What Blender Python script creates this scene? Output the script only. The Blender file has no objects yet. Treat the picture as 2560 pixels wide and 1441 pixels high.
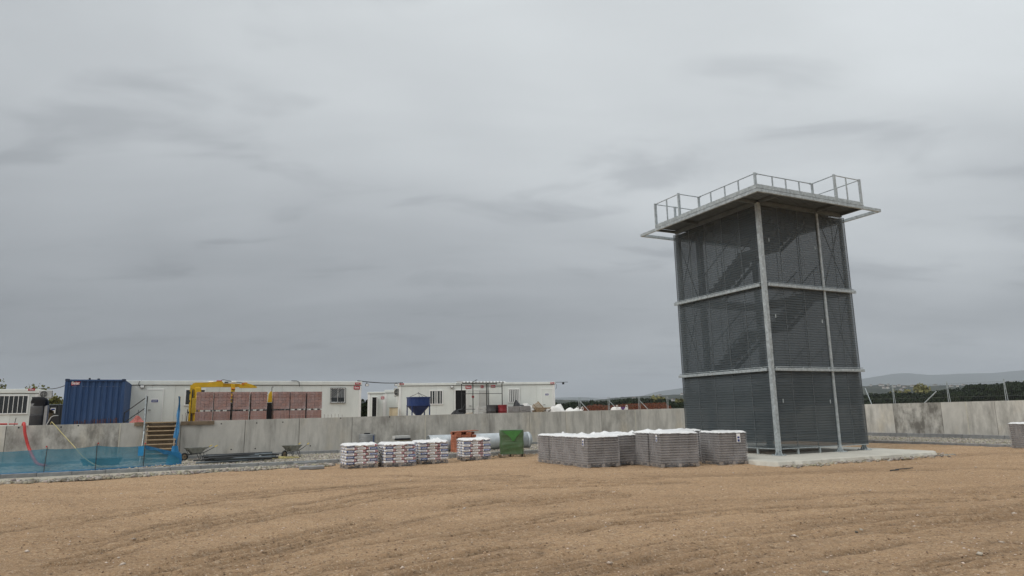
import bpy, math, random
import numpy as np
from mathutils import Vector, Matrix
random.seed(7)
rng = np.random.default_rng(11)
R = math.radians
scene = bpy.context.scene
col = scene.collection

# ------------------------------------------------------------------ camera
PITCH, ROLL, FPX = R(10.384), R(1.037), 1687.0
cam_d = bpy.data.cameras.new('camera')
cam_d.sensor_fit = 'HORIZONTAL'; cam_d.sensor_width = 36.0
cam_d.lens = FPX / 2560.0 * 36.0
cam_d.clip_start = 0.1; cam_d.clip_end = 30000
cam = bpy.data.objects.new('camera', cam_d); col.objects.link(cam)
fw = Vector((0, math.cos(PITCH), math.sin(PITCH)))
up0 = Vector((0, -math.sin(PITCH), math.cos(PITCH))); rt0 = Vector((1, 0, 0))
rt = rt0 * math.cos(ROLL) - up0 * math.sin(ROLL)
up = rt0 * math.sin(ROLL) + up0 * math.cos(ROLL)
cam.matrix_world = Matrix(((rt.x, up.x, -fw.x, 0), (rt.y, up.y, -fw.y, 0), (rt.z, up.z, -fw.z, 1.9), (0, 0, 0, 1)))
scene.camera = cam

# ------------------------------------------------------------------ light
SUN_EL, SUN_AZ = R(42), R(228)          # azimuth clockwise from +Y: behind and to the left of the camera
sd = bpy.data.lights.new('sun', 'SUN'); sd.energy = 1.5; sd.angle = R(40); sd.color = (1.0, 0.965, 0.92)
sun = bpy.data.objects.new('sun', sd); col.objects.link(sun)
to_sun = Vector((math.sin(SUN_AZ) * math.cos(SUN_EL), math.cos(SUN_AZ) * math.cos(SUN_EL), math.sin(SUN_EL)))
sun.rotation_euler = to_sun.to_track_quat('Z', 'Y').to_euler()

world = bpy.data.worlds.new('World'); scene.world = world; world.use_nodes = True
def build_world():
    nt = world.node_tree; N = nt.nodes; L = nt.links; N.clear()
    def math_(op, a, b=None, clamp=False):
        n = N.new('ShaderNodeMath'); n.operation = op; n.use_clamp = clamp
        for i, q in enumerate((a, b)):
            if q is None: continue
            if isinstance(q, (int, float)): n.inputs[i].default_value = q
            else: L.new(q, n.inputs[i])
        return n.outputs[0]
    tc = N.new('ShaderNodeTexCoord')
    sep = N.new('ShaderNodeSeparateXYZ'); L.new(tc.outputs['Generated'], sep.inputs[0])
    x, y, z = sep.outputs
    h = math_('MAXIMUM', z, 0.0)
    den = math_('ADD', h, 0.16)
    cx = math_('DIVIDE', x, den); cy = math_('DIVIDE', y, den)
    comb = N.new('ShaderNodeCombineXYZ'); L.new(cx, comb.inputs[0]); L.new(cy, comb.inputs[1])
    comb.inputs[2].default_value = 3.7
    def noise(scale, detail, rough, dist, loc=(0, 0, 0), sc=(1, 1, 1)):
        mp = N.new('ShaderNodeMapping'); mp.inputs['Location'].default_value = loc; mp.inputs['Scale'].default_value = sc
        mp.inputs['Rotation'].default_value = (0, 0, R(-24))
        L.new(comb.outputs[0], mp.inputs[0])
        n = N.new('ShaderNodeTexNoise'); n.inputs['Scale'].default_value = scale; n.inputs['Detail'].default_value = detail
        n.inputs['Roughness'].default_value = rough; n.inputs['Distortion'].default_value = dist
        L.new(mp.outputs[0], n.inputs['Vector']); return n.outputs[0]
    n1 = noise(0.42, 3, 0.5, 0.3, (7.7, 6.2, 0), (1, 1.5, 1))
    n2 = noise(1.2, 7, 0.58, 0.5, (4.0, 2.0, 0), (0.8, 1.9, 1))
    n3 = noise(2.6, 4, 0.5, 0.4, (1.5, 7.2, 0), (0.7, 1.4, 1))
    # luminance with elevation: grey near the horizon, lighter overhead
    ramp = N.new('ShaderNodeValToRGB'); L.new(h, ramp.inputs[0])
    e = ramp.color_ramp.elements
    e[0].position = 0.0; e[0].color = (0.325, 0.325, 0.325, 1)
    e[1].position = 1.0; e[1].color = (1.0, 1.0, 1.0, 1)
    for p, v in ((0.10, 0.285), (0.22, 0.355), (0.38, 0.50), (0.55, 0.55), (0.75, 0.78)):
        q = e.new(p); q.color = (v, v, v, 1)
    side = math_('MULTIPLY_ADD', x, 0.31); side.node.inputs[2].default_value = 1.02
    lum = math_('MULTIPLY', ramp.outputs[0], side)
    # broad cloud masses and thin darker streaks
    a1 = math_('MULTIPLY_ADD', n1, 1.3); a1.node.inputs[2].default_value = 0.34
    a2 = math_('MULTIPLY_ADD', n2, 0.30); a2.node.inputs[2].default_value = 0.835
    patch = N.new('ShaderNodeMapRange'); L.new(n3, patch.inputs[0])
    patch.inputs[1].default_value = 0.56; patch.inputs[2].default_value = 0.74
    patch.inputs[3].default_value = 1.0; patch.inputs[4].default_value = 0.82; patch.interpolation_type = 'SMOOTHSTEP'
    lum = math_('MULTIPLY', lum, a1); lum = math_('MULTIPLY', lum, a2); lum = math_('MULTIPLY', lum, patch.outputs[0])
    tint = N.new('ShaderNodeMix'); tint.data_type = 'RGBA'
    tf = N.new('ShaderNodeMapRange'); L.new(lum, tf.inputs[0]); tf.inputs[1].default_value = 0.25; tf.inputs[2].default_value = 0.62
    L.new(tf.outputs[0], tint.inputs['Factor'])
    tint.inputs['A'].default_value = (0.93, 0.99, 1.055, 1); tint.inputs['B'].default_value = (0.95, 1.0, 1.025, 1)
    sc = N.new('ShaderNodeVectorMath'); sc.operation = 'SCALE'; L.new(tint.outputs['Result'], sc.inputs[0]); L.new(lum, sc.inputs['Scale'])
    sky = N.new('ShaderNodeTexSky'); sky.sky_type = 'NISHITA'; sky.sun_disc = False
    sky.sun_elevation = SUN_EL; sky.sun_rotation = SUN_AZ; sky.air_density = 1.0; sky.dust_density = 4.0
    b1 = N.new('ShaderNodeBackground'); L.new(sky.outputs[0], b1.inputs[0]); b1.inputs[1].default_value = 0.06
    b2 = N.new('ShaderNodeBackground'); L.new(sc.outputs[0], b2.inputs[0]); b2.inputs[1].default_value = 1.0
    mx = N.new('ShaderNodeMixShader'); mx.inputs[0].default_value = 0.94
    L.new(b1.outputs[0], mx.inputs[1]); L.new(b2.outputs[0], mx.inputs[2])
    out = N.new('ShaderNodeOutputWorld'); L.new(mx.outputs[0], out.inputs[0])
build_world()

scene.view_settings.view_transform = 'Standard'; scene.view_settings.look = 'None'
scene.view_settings.exposure = 0.25; scene.view_settings.gamma = 1.0; scene.view_settings.use_curve_mapping = False
scene.render.engine = 'CYCLES'
scene.cycles.use_denoising = True
scene.cycles.max_bounces = 8; scene.cycles.diffuse_bounces = 3; scene.cycles.glossy_bounces = 2
scene.cycles.transparent_max_bounces = 12; scene.cycles.volume_bounces = 0
scene.cycles.caustics_reflective = False; scene.cycles.caustics_refractive = False

# ------------------------------------------------------------------ site grid: everything on the site is squared to the tower
T = R(26.078)
C0 = Vector((9.657, 25.421)); U = Vector((math.cos(T), math.sin(T))); V = Vector((-math.sin(T), math.cos(T)))
def S(r, l, z=0.0):
    p = C0 + U * r + V * l
    return (p.x, p.y, z)
def to_rl(x, y):
    d = Vector((x, y)) - C0
    return d.dot(U), d.dot(V)

# ------------------------------------------------------------------ helpers
class MB:
    def __init__(s): s.v = []; s.f = []; s.m = []
    def add(s, vs, fs, mi=0):
        o = len(s.v); s.v += [tuple(p) for p in vs]; s.f += [tuple(i + o for i in q) for q in fs]; s.m += [mi] * len(fs); return s
    def box(s, x0, x1, y0, y1, z0, z1, mi=0, M=None):
        vs = [(x0, y0, z0), (x1, y0, z0), (x1, y1, z0), (x0, y1, z0), (x0, y0, z1), (x1, y0, z1), (x1, y1, z1), (x0, y1, z1)]
        if M is not None: vs = [M @ Vector(p) for p in vs]
        return s.add(vs, [(0, 3, 2, 1), (4, 5, 6, 7), (0, 1, 5, 4), (1, 2, 6, 5), (2, 3, 7, 6), (3, 0, 4, 7)], mi)
    def bevbox(s, x0, x1, y0, y1, z0, z1, b=0.01, mi=0, M=None):
        # box with chamfered vertical and horizontal edges (three rings plus caps)
        def ring(i, z): return [(x0 + i, y0, z), (x1 - i, y0, z), (x1, y0 + i, z), (x1, y1 - i, z), (x1 - i, y1, z), (x0 + i, y1, z), (x0, y1 - i, z), (x0, y0 + i, z)]
        def inner(z): return [(x0 + b, y0 + b, z)] * 0 + [(x0 + 1.6 * b, y0 + b, z), (x1 - 1.6 * b, y0 + b, z), (x1 - b, y0 + 1.6 * b, z), (x1 - b, y1 - 1.6 * b, z), (x1 - 1.6 * b, y1 - b, z), (x0 + 1.6 * b, y1 - b, z), (x0 + b, y1 - 1.6 * b, z), (x0 + b, y0 + 1.6 * b, z)]
        vs = inner(z0) + ring(b, z0 + b) + ring(b, z1 - b) + inner(z1)
        if M is not None: vs = [M @ Vector(p) for p in vs]
        fs = [tuple(reversed(range(8)))]
        for k in range(3):
            for i in range(8):
                j = (i + 1) % 8; fs.append((k * 8 + i, k * 8 + j, k * 8 + 8 + j, k * 8 + 8 + i))
        fs.append(tuple(range(24, 32)))
        return s.add(vs, fs, mi)
    def tube(s, a, b, r, n=8, r2=None, mi=0, cap=True):
        a = Vector(a); b = Vector(b); r2 = r if r2 is None else r2
        d = (b - a).normalized(); h = Vector((0, 0, 1)) if abs(d.z) < 0.9 else Vector((1, 0, 0))
        e1 = d.cross(h).normalized(); e2 = d.cross(e1)
        vs = []
        for p, q in ((a, r), (b, r2)):
            for i in range(n):
                t = 2 * math.pi * i / n; vs.append(p + (e1 * math.cos(t) + e2 * math.sin(t)) * q)
        fs = [(i, (i + 1) % n, n + (i + 1) % n, n + i) for i in range(n)]
        if cap: fs += [tuple(reversed(range(n))), tuple(range(n, 2 * n))]
        return s.add(vs, fs, mi)
    def path(s, pts, r, n=8, mi=0):
        # smooth swept tube
        P = [Vector(p) for p in pts]; rings = []; e1 = None
        for i, p in enumerate(P):
            d = (P[min(i + 1, len(P) - 1)] - P[max(i - 1, 0)]).normalized()
            if e1 is None:
                h = Vector((0, 0, 1)) if abs(d.z) < 0.9 else Vector((1, 0, 0)); e1 = d.cross(h).normalized()
            e1 = (e1 - d * e1.dot(d)).normalized(); e2 = d.cross(e1)
            rings += [p + (e1 * math.cos(2 * math.pi * k / n) + e2 * math.sin(2 * math.pi * k / n)) * r for k in range(n)]
        fs = []
        for i in range(len(P) - 1):
            for k in range(n):
                k2 = (k + 1) % n; fs.append((i * n + k, i * n + k2, (i + 1) * n + k2, (i + 1) * n + k))
        fs += [tuple(reversed(range(n))), tuple(range((len(P) - 1) * n, len(P) * n))]
        return s.add(rings, fs, mi)
    def prism(s, poly, y0, y1, mi=0, axis='y', M=None):
        n = len(poly)
        if axis == 'y': vs = [(p[0], y0, p[1]) for p in poly] + [(p[0], y1, p[1]) for p in poly]
        elif axis == 'z': vs = [(p[0], p[1], y0) for p in poly] + [(p[0], p[1], y1) for p in poly]
        else: vs = [(y0, p[0], p[1]) for p in poly] + [(y1, p[0], p[1]) for p in poly]
        if M is not None: vs = [M @ Vector(p) for p in vs]
        fs = [tuple(range(n)), tuple(reversed(range(n, 2 * n)))] + [(i, n + i, n + (i + 1) % n, (i + 1) % n) for i in range(n)]
        return s.add(vs, fs, mi)
    def lathe(s, prof, n=24, c=(0, 0), mi=0):
        vs = []
        for (r, z) in prof:
            for i in range(n):
                t = 2 * math.pi * i / n; vs.append((c[0] + r * math.cos(t), c[1] + r * math.sin(t), z))
        fs = []
        for k in range(len(prof) - 1):
            for i in range(n):
                j = (i + 1) % n; fs.append((k * n + i, k * n + j, (k + 1) * n + j, (k + 1) * n + i))
        return s.add(vs, fs, mi)
    def mesh(s, name, mats, smooth=False):
        me = bpy.data.meshes.new(name); me.from_pydata(s.v, [], s.f)
        for m in (mats if isinstance(mats, (list, tuple)) else [mats]): me.materials.append(m)
        if len(set(s.m)) > 1: me.polygons.foreach_set('material_index', s.m)
        if smooth: me.polygons.foreach_set('use_smooth', [True] * len(me.polygons))
        me.update(); return me
    def build(s, name, mats, parent=None, smooth=False, loc=None, rotz=0):
        return obj(name, s.mesh(name, mats, smooth), parent, loc, rotz)

def obj(name, me, parent=None, loc=None, rotz=0):
    o = bpy.data.objects.new(name, me); col.objects.link(o)
    if parent is not None: o.parent = parent
    if loc is not None: o.location = loc
    if rotz: o.rotation_euler = (0, 0, rotz)
    return o
def tag(o, label=None, cat=None, group=None, kind=None):
    if label: o['label'] = label
    if cat: o['category'] = cat
    if group: o['group'] = group
    if kind: o['kind'] = kind
    return o
def thing(name, label, cat, loc=(0, 0, 0), rotz=0.0, group=None):
    o = bpy.data.objects.new(name, None); col.objects.link(o); o.empty_display_size = 0.3
    o.location = loc; o.rotation_euler = (0, 0, rotz)
    return tag(o, label, cat, group)
def arr_mesh(name, verts, faces, mats, smooth=False, colors=None):
    me = bpy.data.meshes.new(name)
    verts = np.asarray(verts, dtype=np.float32); faces = np.asarray(faces, dtype=np.int32)
    k = faces.shape[1]
    me.vertices.add(len(verts)); me.vertices.foreach_set('co', verts.ravel())
    me.loops.add(faces.size); me.loops.foreach_set('vertex_index', faces.ravel())
    me.polygons.add(len(faces)); me.polygons.foreach_set('loop_start', np.arange(0, faces.size, k, dtype=np.int32))
    if smooth: me.polygons.foreach_set('use_smooth', np.ones(len(faces), dtype=bool))
    for m in (mats if isinstance(mats, (list, tuple)) else [mats]): me.materials.append(m)
    if colors is not None:
        a = me.color_attributes.new('tone', 'FLOAT_COLOR', 'POINT')
        c = np.ones((len(verts), 4), dtype=np.float32); c[:, :3] = colors
        a.data.foreach_set('color', c.ravel())
    me.update(calc_edges=True); me.validate()
    return me

# value noise in numpy for relief
def vnoise(x, y, seed=0):
    xi = np.floor(x).astype(np.int64); yi = np.floor(y).astype(np.int64); xf = x - xi; yf = y - yi
    def hsh(a, b):
        n = (a * 374761393 + b * 668265263 + seed * 1442695041) & 0xffffffff
        n = ((n ^ (n >> 13)) * 1274126177) & 0xffffffff
        return ((n ^ (n >> 16)) & 0xffff) / 65535.0
    ux = xf * xf * (3 - 2 * xf); uy = yf * yf * (3 - 2 * yf)
    a = hsh(xi, yi); b = hsh(xi + 1, yi); c = hsh(xi, yi + 1); d = hsh(xi + 1, yi + 1)
    return (a * (1 - ux) + b * ux) * (1 - uy) + (c * (1 - ux) + d * ux) * uy
def fbm(x, y, oct=4, seed=0):
    s = 0; a = 0.5
    for k in range(oct):
        s = s + a * (vnoise(x, y, seed + k) - 0.5); x = x * 2.03 + 11.3; y = y * 2.03 + 5.7; a *= 0.5
    return s

# ------------------------------------------------------------------ materials
def M(name, c, rough=0.7, metal=0.0, var=0.12, vscale=3.0, c2=None, bump=0.0, bscale=40.0, spec=0.35, rnd=0.0, stretch=(1, 1, 1), coord='Object', alpha=None, trans=None, detail=5):
    m = bpy.data.materials.new(name); m.use_nodes = True
    nt = m.node_tree; N = nt.nodes; L = nt.links
    b = N['Principled BSDF']; out = N['Material Output']
    b.inputs['Roughness'].default_value = rough; b.inputs['Metallic'].default_value = metal; b.inputs['Specular IOR Level'].default_value = spec
    tc = N.new('ShaderNodeTexCoord'); mp = N.new('ShaderNodeMapping'); mp.inputs['Scale'].default_value = stretch
    L.new(tc.outputs[coord], mp.inputs[0])
    n = N.new('ShaderNodeTexNoise'); n.inputs['Scale'].default_value = vscale; n.inputs['Detail'].default_value = detail; n.inputs['Roughness'].default_value = 0.62
    L.new(mp.outputs[0], n.inputs['Vector'])
    mr = N.new('ShaderNodeMapRange'); L.new(n.outputs[0], mr.inputs[0]); mr.inputs[1].default_value = 0.3; mr.inputs[2].default_value = 0.7
    mix = N.new('ShaderNodeMix'); mix.data_type = 'RGBA'; L.new(mr.outputs[0], mix.inputs['Factor'])
    if c2 is None: c2 = tuple(min(1, v * (1 + var)) for v in c); ca = tuple(v * (1 - var) for v in c)
    else: ca = c
    mix.inputs['A'].default_value = (*ca, 1); mix.inputs['B'].default_value = (*c2, 1)
    last = mix.outputs['Result']
    if rnd:
        oi = N.new('ShaderNodeObjectInfo'); r = N.new('ShaderNodeMapRange'); L.new(oi.outputs['Random'], r.inputs[0])
        r.inputs[3].default_value = 1 - rnd; r.inputs[4].default_value = 1 + rnd
        sc = N.new('ShaderNodeVectorMath'); sc.operation = 'SCALE'; L.new(last, sc.inputs[0]); L.new(r.outputs[0], sc.inputs['Scale']); last = sc.outputs[0]
    L.new(last, b.inputs['Base Color'])
    if bump:
        n2 = N.new('ShaderNodeTexNoise'); n2.inputs['Scale'].default_value = bscale; n2.inputs['Detail'].default_value = 4
        L.new(mp.outputs[0], n2.inputs['Vector'])
        bp = N.new('ShaderNodeBump'); bp.inputs['Strength'].default_value = bump; bp.inputs['Distance'].default_value = 0.02
        L.new(n2.outputs[0], bp.inputs['Height']); L.new(bp.outputs[0], b.inputs['Normal'])
    if trans is not None:                    # a film or net that lets part of the light straight through
        t = N.new('ShaderNodeBsdfTransparent'); t.inputs[0].default_value = (1, 1, 1, 1); ms = N.new('ShaderNodeMixShader')
        if isinstance(trans, tuple):
            q = N.new('ShaderNodeMapRange'); L.new(n.outputs[0], q.inputs[0]); q.inputs[1].default_value = 0.3; q.inputs[2].default_value = 0.7
            q.inputs[3].default_value = trans[0]; q.inputs[4].default_value = trans[1]; L.new(q.outputs[0], ms.inputs[0])
        else: ms.inputs[0].default_value = trans
        L.new(b.outputs[0], ms.inputs[1]); L.new(t.outputs[0], ms.inputs[2]); L.new(ms.outputs[0], out.inputs[0])
    return m
def M_tone(name, c, rough=0.9, bump=0.0):
    # colour times a per-vertex tone (stones of differing colour)
    m = M(name, c, rough=rough, var=0.1, vscale=30, bump=bump); nt = m.node_tree; b = nt.nodes['Principled BSDF']
    src = b.inputs['Base Color'].links[0].from_socket
    at = nt.nodes.new('ShaderNodeAttribute'); at.attribute_name = 'tone'
    mu = nt.nodes.new('ShaderNodeVectorMath'); mu.operation = 'MULTIPLY'
    nt.links.new(src, mu.inputs[0]); nt.links.new(at.outputs['Color'], mu.inputs[1]); nt.links.new(mu.outputs[0], b.inputs['Base Color'])
    return m

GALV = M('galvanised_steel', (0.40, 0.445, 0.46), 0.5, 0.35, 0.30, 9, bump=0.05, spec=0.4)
GALV_DK = M('galvanised_shaded', (0.14, 0.165, 0.18), 0.6, 0.2, 0.2, 4)  # dark copy of the steel; shade under the deck painted into the colour
SHEET = M('dark_perforated_sheet', (0.085, 0.103, 0.113), 0.5, 0.2, 0.16, 0.8, rnd=0.08, coord='Object', trans=0.24)
SHEET_LOW = M('perforated_sheet_low_shade', (0.085, 0.103, 0.113), 0.5, 0.2, 0.16, 0.8, rnd=0.08, coord='Object', trans=0.18)  # same sheet, less see-through: low tier's darkness put into its opacity
SHEET_TOP = M('perforated_sheet_top_light', (0.085, 0.103, 0.113), 0.5, 0.2, 0.16, 0.8, rnd=0.08, coord='Object', trans=0.29)  # same sheet, more see-through: light through the top tier put into its opacity
SHEET_SEAM = M('sheet_seam', (0.13, 0.15, 0.16), 0.55, 0.25, 0.1, 4)
STEEL_DK = M('dark_steel', (0.05, 0.053, 0.055), 0.6, 0.3, 0.2, 5)
WHITE_PANEL = M('white_panel', (0.72, 0.755, 0.72), 0.5, 0, 0.07, 2.0, rnd=0.03, spec=0.3, stretch=(1, 1, 0.3))
WHITE_TRIM = M('white_trim', (0.80, 0.81, 0.79), 0.45, 0, 0.04, 4)
WHITE_OLD = M('white_old', (0.52, 0.53, 0.51), 0.6, 0, 0.1, 2.5)
GLASS_DK = M('dark_window', (0.035, 0.042, 0.046), 0.12, 0, 0.3, 2, spec=0.5)
BLACK = M('black_plastic', (0.010, 0.010, 0.012), 0.5, 0, 0.3, 6)
RUBBER = M('rubber', (0.03, 0.03, 0.03), 0.8, 0, 0.2, 8)
RED = M('sign_red', (0.42, 0.03, 0.045), 0.5, 0, 0.1, 8)
SIGN_BLUE = M('sign_blue', (0.02, 0.045, 0.20), 0.5, 0, 0.1, 8)
WHITE_PAINT = M('white_paint', (0.8, 0.8, 0.8), 0.5, 0, 0.05, 8)
CONT_BLUE = M('container_blue', (0.022, 0.06, 0.155), 0.55, 0.0, 0.35, 1.6, c2=(0.04, 0.085, 0.19), bump=0.05, bscale=25, stretch=(1, 1, 0.35))
CONT_RUST = M('container_rust', (0.10, 0.055, 0.06), 0.85, 0, 0.4, 12)
WOOD = M('timber', (0.36, 0.27, 0.17), 0.8, 0, 0.25, 3, stretch=(1, 1, 6), bump=0.1)
WOOD_DK = M('old_timber', (0.20, 0.15, 0.10), 0.85, 0, 0.3, 4, bump=0.1)
WOOD_GREY = M('grey_pallet_wood', (0.27, 0.23, 0.19), 0.85, 0, 0.25, 5, bump=0.1)
YELLOW = M('crane_yellow', (0.64, 0.40, 0.02), 0.45, 0, 0.12, 3)
YELLOW_OLD = M('crane_yellow_dull', (0.48, 0.33, 0.035), 0.5, 0, 0.2, 4)
ORANGE = M('orange_paint', (0.6, 0.2, 0.03), 0.5, 0, 0.15, 6)
HOPPER_BLUE = M('hopper_blue', (0.015, 0.035, 0.13), 0.45, 0, 0.35, 3, c2=(0.022, 0.05, 0.17))
BRICK = M('clay_brick', (0.29, 0.145, 0.11), 0.85, 0, 0.2, 7, rnd=0.16, bump=0.08)
BRICK_RED = M('red_clay', (0.36, 0.13, 0.075), 0.85, 0, 0.25, 8, rnd=0.2, bump=0.1)
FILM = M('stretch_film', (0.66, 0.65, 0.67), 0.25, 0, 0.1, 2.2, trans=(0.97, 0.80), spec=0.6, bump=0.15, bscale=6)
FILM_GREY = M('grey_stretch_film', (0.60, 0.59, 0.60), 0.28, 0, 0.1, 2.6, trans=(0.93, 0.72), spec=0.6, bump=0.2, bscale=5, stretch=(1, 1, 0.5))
FILM_LEFT = M('lit_side_stretch_film', (0.52, 0.51, 0.515), 0.3, 0, 0.1, 2.6, trans=(0.82, 0.58), spec=0.6, bump=0.2, bscale=5, stretch=(1, 1, 0.5))  # left-face film, made more opaque to paint the lit side lighter
FILM_BRICK = M('brick_stretch_film', (0.60, 0.56, 0.59), 0.25, 0, 0.1, 2.2, trans=(0.93, 0.66), spec=0.6, bump=0.15, bscale=6)
FILM_TOP = M('white_plastic_sheet', (0.78, 0.78, 0.77), 0.35, 0, 0.06, 3, spec=0.5, bump=0.15, bscale=8)
PAVER_GAP_SHADE = M('paver_gap_shade', (0.085, 0.08, 0.077), 0.9, 0, 0.2, 6)  # darker inset between layers; the gap shadow is painted into its colour
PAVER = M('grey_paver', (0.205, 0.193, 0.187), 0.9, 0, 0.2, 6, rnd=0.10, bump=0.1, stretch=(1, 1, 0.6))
BAG = M('cement_bag_paper', (0.76, 0.75, 0.735), 0.75, 0, 0.1, 6, bump=0.1, bscale=20)
BAG_RED = M('bag_print_red', (0.30, 0.06, 0.075), 0.7, 0, 0.15, 10)
BAG_BLUE = M('bag_print_blue', (0.08, 0.13, 0.32), 0.7, 0, 0.15, 10)
BAG_GREY = M('bag_print_grey', (0.36, 0.35, 0.35), 0.7, 0, 0.15, 10)
GREEN_FILM = M('green_wrap', (0.05, 0.115, 0.04), 0.45, 0, 0.3, 3.5, c2=(0.10, 0.145, 0.08), bump=0.35, bscale=9, spec=0.5)
GREEN_BRIGHT = M('green_wrap_fold', (0.055, 0.19, 0.045), 0.35, 0, 0.15, 6, spec=0.5)
NET = M('blue_debris_net', (0.045, 0.24, 0.345), 0.7, 0, 0.2, 1.5, trans=(0.20, 0.38), stretch=(1, 1, 2))
NET_DENSE = M('blue_net_folded', (0.02, 0.18, 0.38), 0.7, 0, 0.3, 2.5, trans=(0.05, 0.30), stretch=(1, 1, 0.4))
PIPE = M('galvanised_pipe', (0.46, 0.50, 0.52), 0.42, 0.25, 0.2, 2.2, bump=0.03)
PLASTIC_RED = M('red_hose_rubber', (0.46, 0.045, 0.04), 0.5, 0, 0.15, 8)
HOSE_YEL = M('yellow_hose', (0.42, 0.36, 0.15), 0.5, 0, 0.15, 8)
CONC_LIGHT = M('slab_concrete', (0.50, 0.48, 0.42), 0.9, 0, 0.12, 1.3, bump=0.15, bscale=12)
CONC_KERB = M('kerb_concrete', (0.23, 0.235, 0.235), 0.9, 0, 0.2, 4, rnd=0.12, bump=0.2, bscale=60)
CONC_BLOCK = M('grey_block', (0.27, 0.265, 0.26), 0.9, 0, 0.15, 4, bump=0.15)
LEAF_PINE = M('pine_foliage', (0.012, 0.020, 0.009), 0.85, 0, 0.5, 0.25, c2=(0.026, 0.037, 0.015), spec=0.1)
LEAF_OLIVE = M('olive_foliage', (0.11, 0.115, 0.04), 0.8, 0, 0.3, 1.5, c2=(0.17, 0.165, 0.06), spec=0.1)
LEAF_YEL = M('pale_foliage', (0.16, 0.165, 0.06), 0.8, 0, 0.3, 0.4, c2=(0.24, 0.22, 0.09), spec=0.1)
BARK = M('bark', (0.08, 0.06, 0.045), 0.9, 0, 0.3, 8)
SACK = M('woven_white_sack', (0.70, 0.69, 0.66), 0.7, 0, 0.1, 4, bump=0.1, bscale=30)
TARP_GREY = M('grey_tarp', (0.045, 0.045, 0.048), 0.5, 0, 0.25, 3, bump=0.2, bscale=6)
TAN = M('tan_cover', (0.21, 0.165, 0.095), 0.7, 0, 0.2, 3)
STONE = M_tone('gravel_stone', (0.36, 0.33, 0.275), 0.9)
RUBBLE_M = M_tone('rubble_stone', (0.33, 0.30, 0.25), 0.95)
PEBBLE = M_tone('pebble', (0.36, 0.25, 0.165), 0.9)
TERRACE_M = M('terrace_earth', (0.34, 0.25, 0.17), 0.95, 0, 0.2, 0.6, bump=0.2)
ORANGE_NET = M('orange_barrier_net', (0.30, 0.075, 0.035), 0.7, 0, 0.35, 1.2, trans=(0.42, 0.72), stretch=(3, 3, 0.3))
PINK_NET = M('pink_barrier_net', (0.62, 0.15, 0.12), 0.7, 0, 0.3, 4, trans=(0.35, 0.7))
HOUSE_W = M('house_wall', (0.50, 0.48, 0.45), 0.8, 0, 0.1, 0.2, rnd=0.2)
HOUSE_R = M('house_roof', (0.20, 0.13, 0.10), 0.85, 0, 0.2, 0.3, rnd=0.2)

def make_ground_mat():
    m = bpy.data.materials.new('dirt_ground'); m.use_nodes = True; nt = m.node_tree; N = nt.nodes; L = nt.links
    b = N['Principled BSDF']; b.inputs['Roughness'].default_value = 0.95; b.inputs['Specular IOR Level'].default_value = 0.15
    tc = N.new('ShaderNodeTexCoord')
    def noise(s, d, r=0.6, stretch=None):
        n = N.new('ShaderNodeTexNoise'); n.inputs['Scale'].default_value = s; n.inputs['Detail'].default_value = d; n.inputs['Roughness'].default_value = r
        if stretch:
            mp = N.new('ShaderNodeMapping'); mp.inputs['Scale'].default_value = stretch; mp.inputs['Rotation'].default_value = (0, 0, R(-30)); L.new(tc.outputs['Object'], mp.inputs[0]); L.new(mp.outputs[0], n.inputs['Vector'])
        else: L.new(tc.outputs['Object'], n.inputs['Vector'])
        return n.outputs[0]
    def mixc(f, a, bb, lo=0.35, hi=0.65):
        q = N.new('ShaderNodeMapRange'); L.new(f, q.inputs[0]); q.inputs[1].default_value = lo; q.inputs[2].default_value = hi
        x = N.new('ShaderNodeMix'); x.data_type = 'RGBA'; L.new(q.outputs[0], x.inputs['Factor'])
        for nm, v in (('A', a), ('B', bb)):
            if isinstance(v, tuple): x.inputs[nm].default_value = (*v, 1)
            else: L.new(v, x.inputs[nm])
        return x.outputs['Result']
    base = mixc(noise(0.33, 6, 0.6, (0.6, 1.6, 1)), (0.445, 0.288, 0.165), (0.55, 0.365, 0.216), 0.35, 0.65)
    base = mixc(noise(3.2, 6, 0.65), base, (0.36, 0.24, 0.147), 0.50, 0.78)
    base = mixc(noise(11, 5, 0.7), base, (0.23, 0.148, 0.092), 0.53, 0.74)
    base = mixc(noise(9.0, 5, 0.7, (1.0, 1.0, 1)), base, (0.68, 0.52, 0.37), 0.54, 0.76)
    # crushed grains: pale and dark specks
    sp = mixc(noise(34, 3, 0.75), base, (0.80, 0.63, 0.45), 0.555, 0.68)
    sp = mixc(noise(22, 4, 0.78), sp, (0.11, 0.068, 0.04), 0.56, 0.69)
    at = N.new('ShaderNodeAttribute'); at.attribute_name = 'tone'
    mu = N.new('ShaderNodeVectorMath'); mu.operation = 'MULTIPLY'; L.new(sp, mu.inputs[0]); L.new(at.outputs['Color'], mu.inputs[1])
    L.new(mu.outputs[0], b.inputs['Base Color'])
    bp = N.new('ShaderNodeBump'); bp.inputs['Strength'].default_value = 1.0; bp.inputs['Distance'].default_value = 0.07
    hmix = N.new('ShaderNodeMath'); hmix.operation = 'ADD'; L.new(noise(24, 5, 0.7), hmix.inputs[0]); L.new(noise(7, 4, 0.6), hmix.inputs[1])
    L.new(hmix.outputs[0], bp.inputs['Height']); L.new(bp.outputs[0], b.inputs['Normal'])
    return m
GROUND_M = make_ground_mat()

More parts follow.
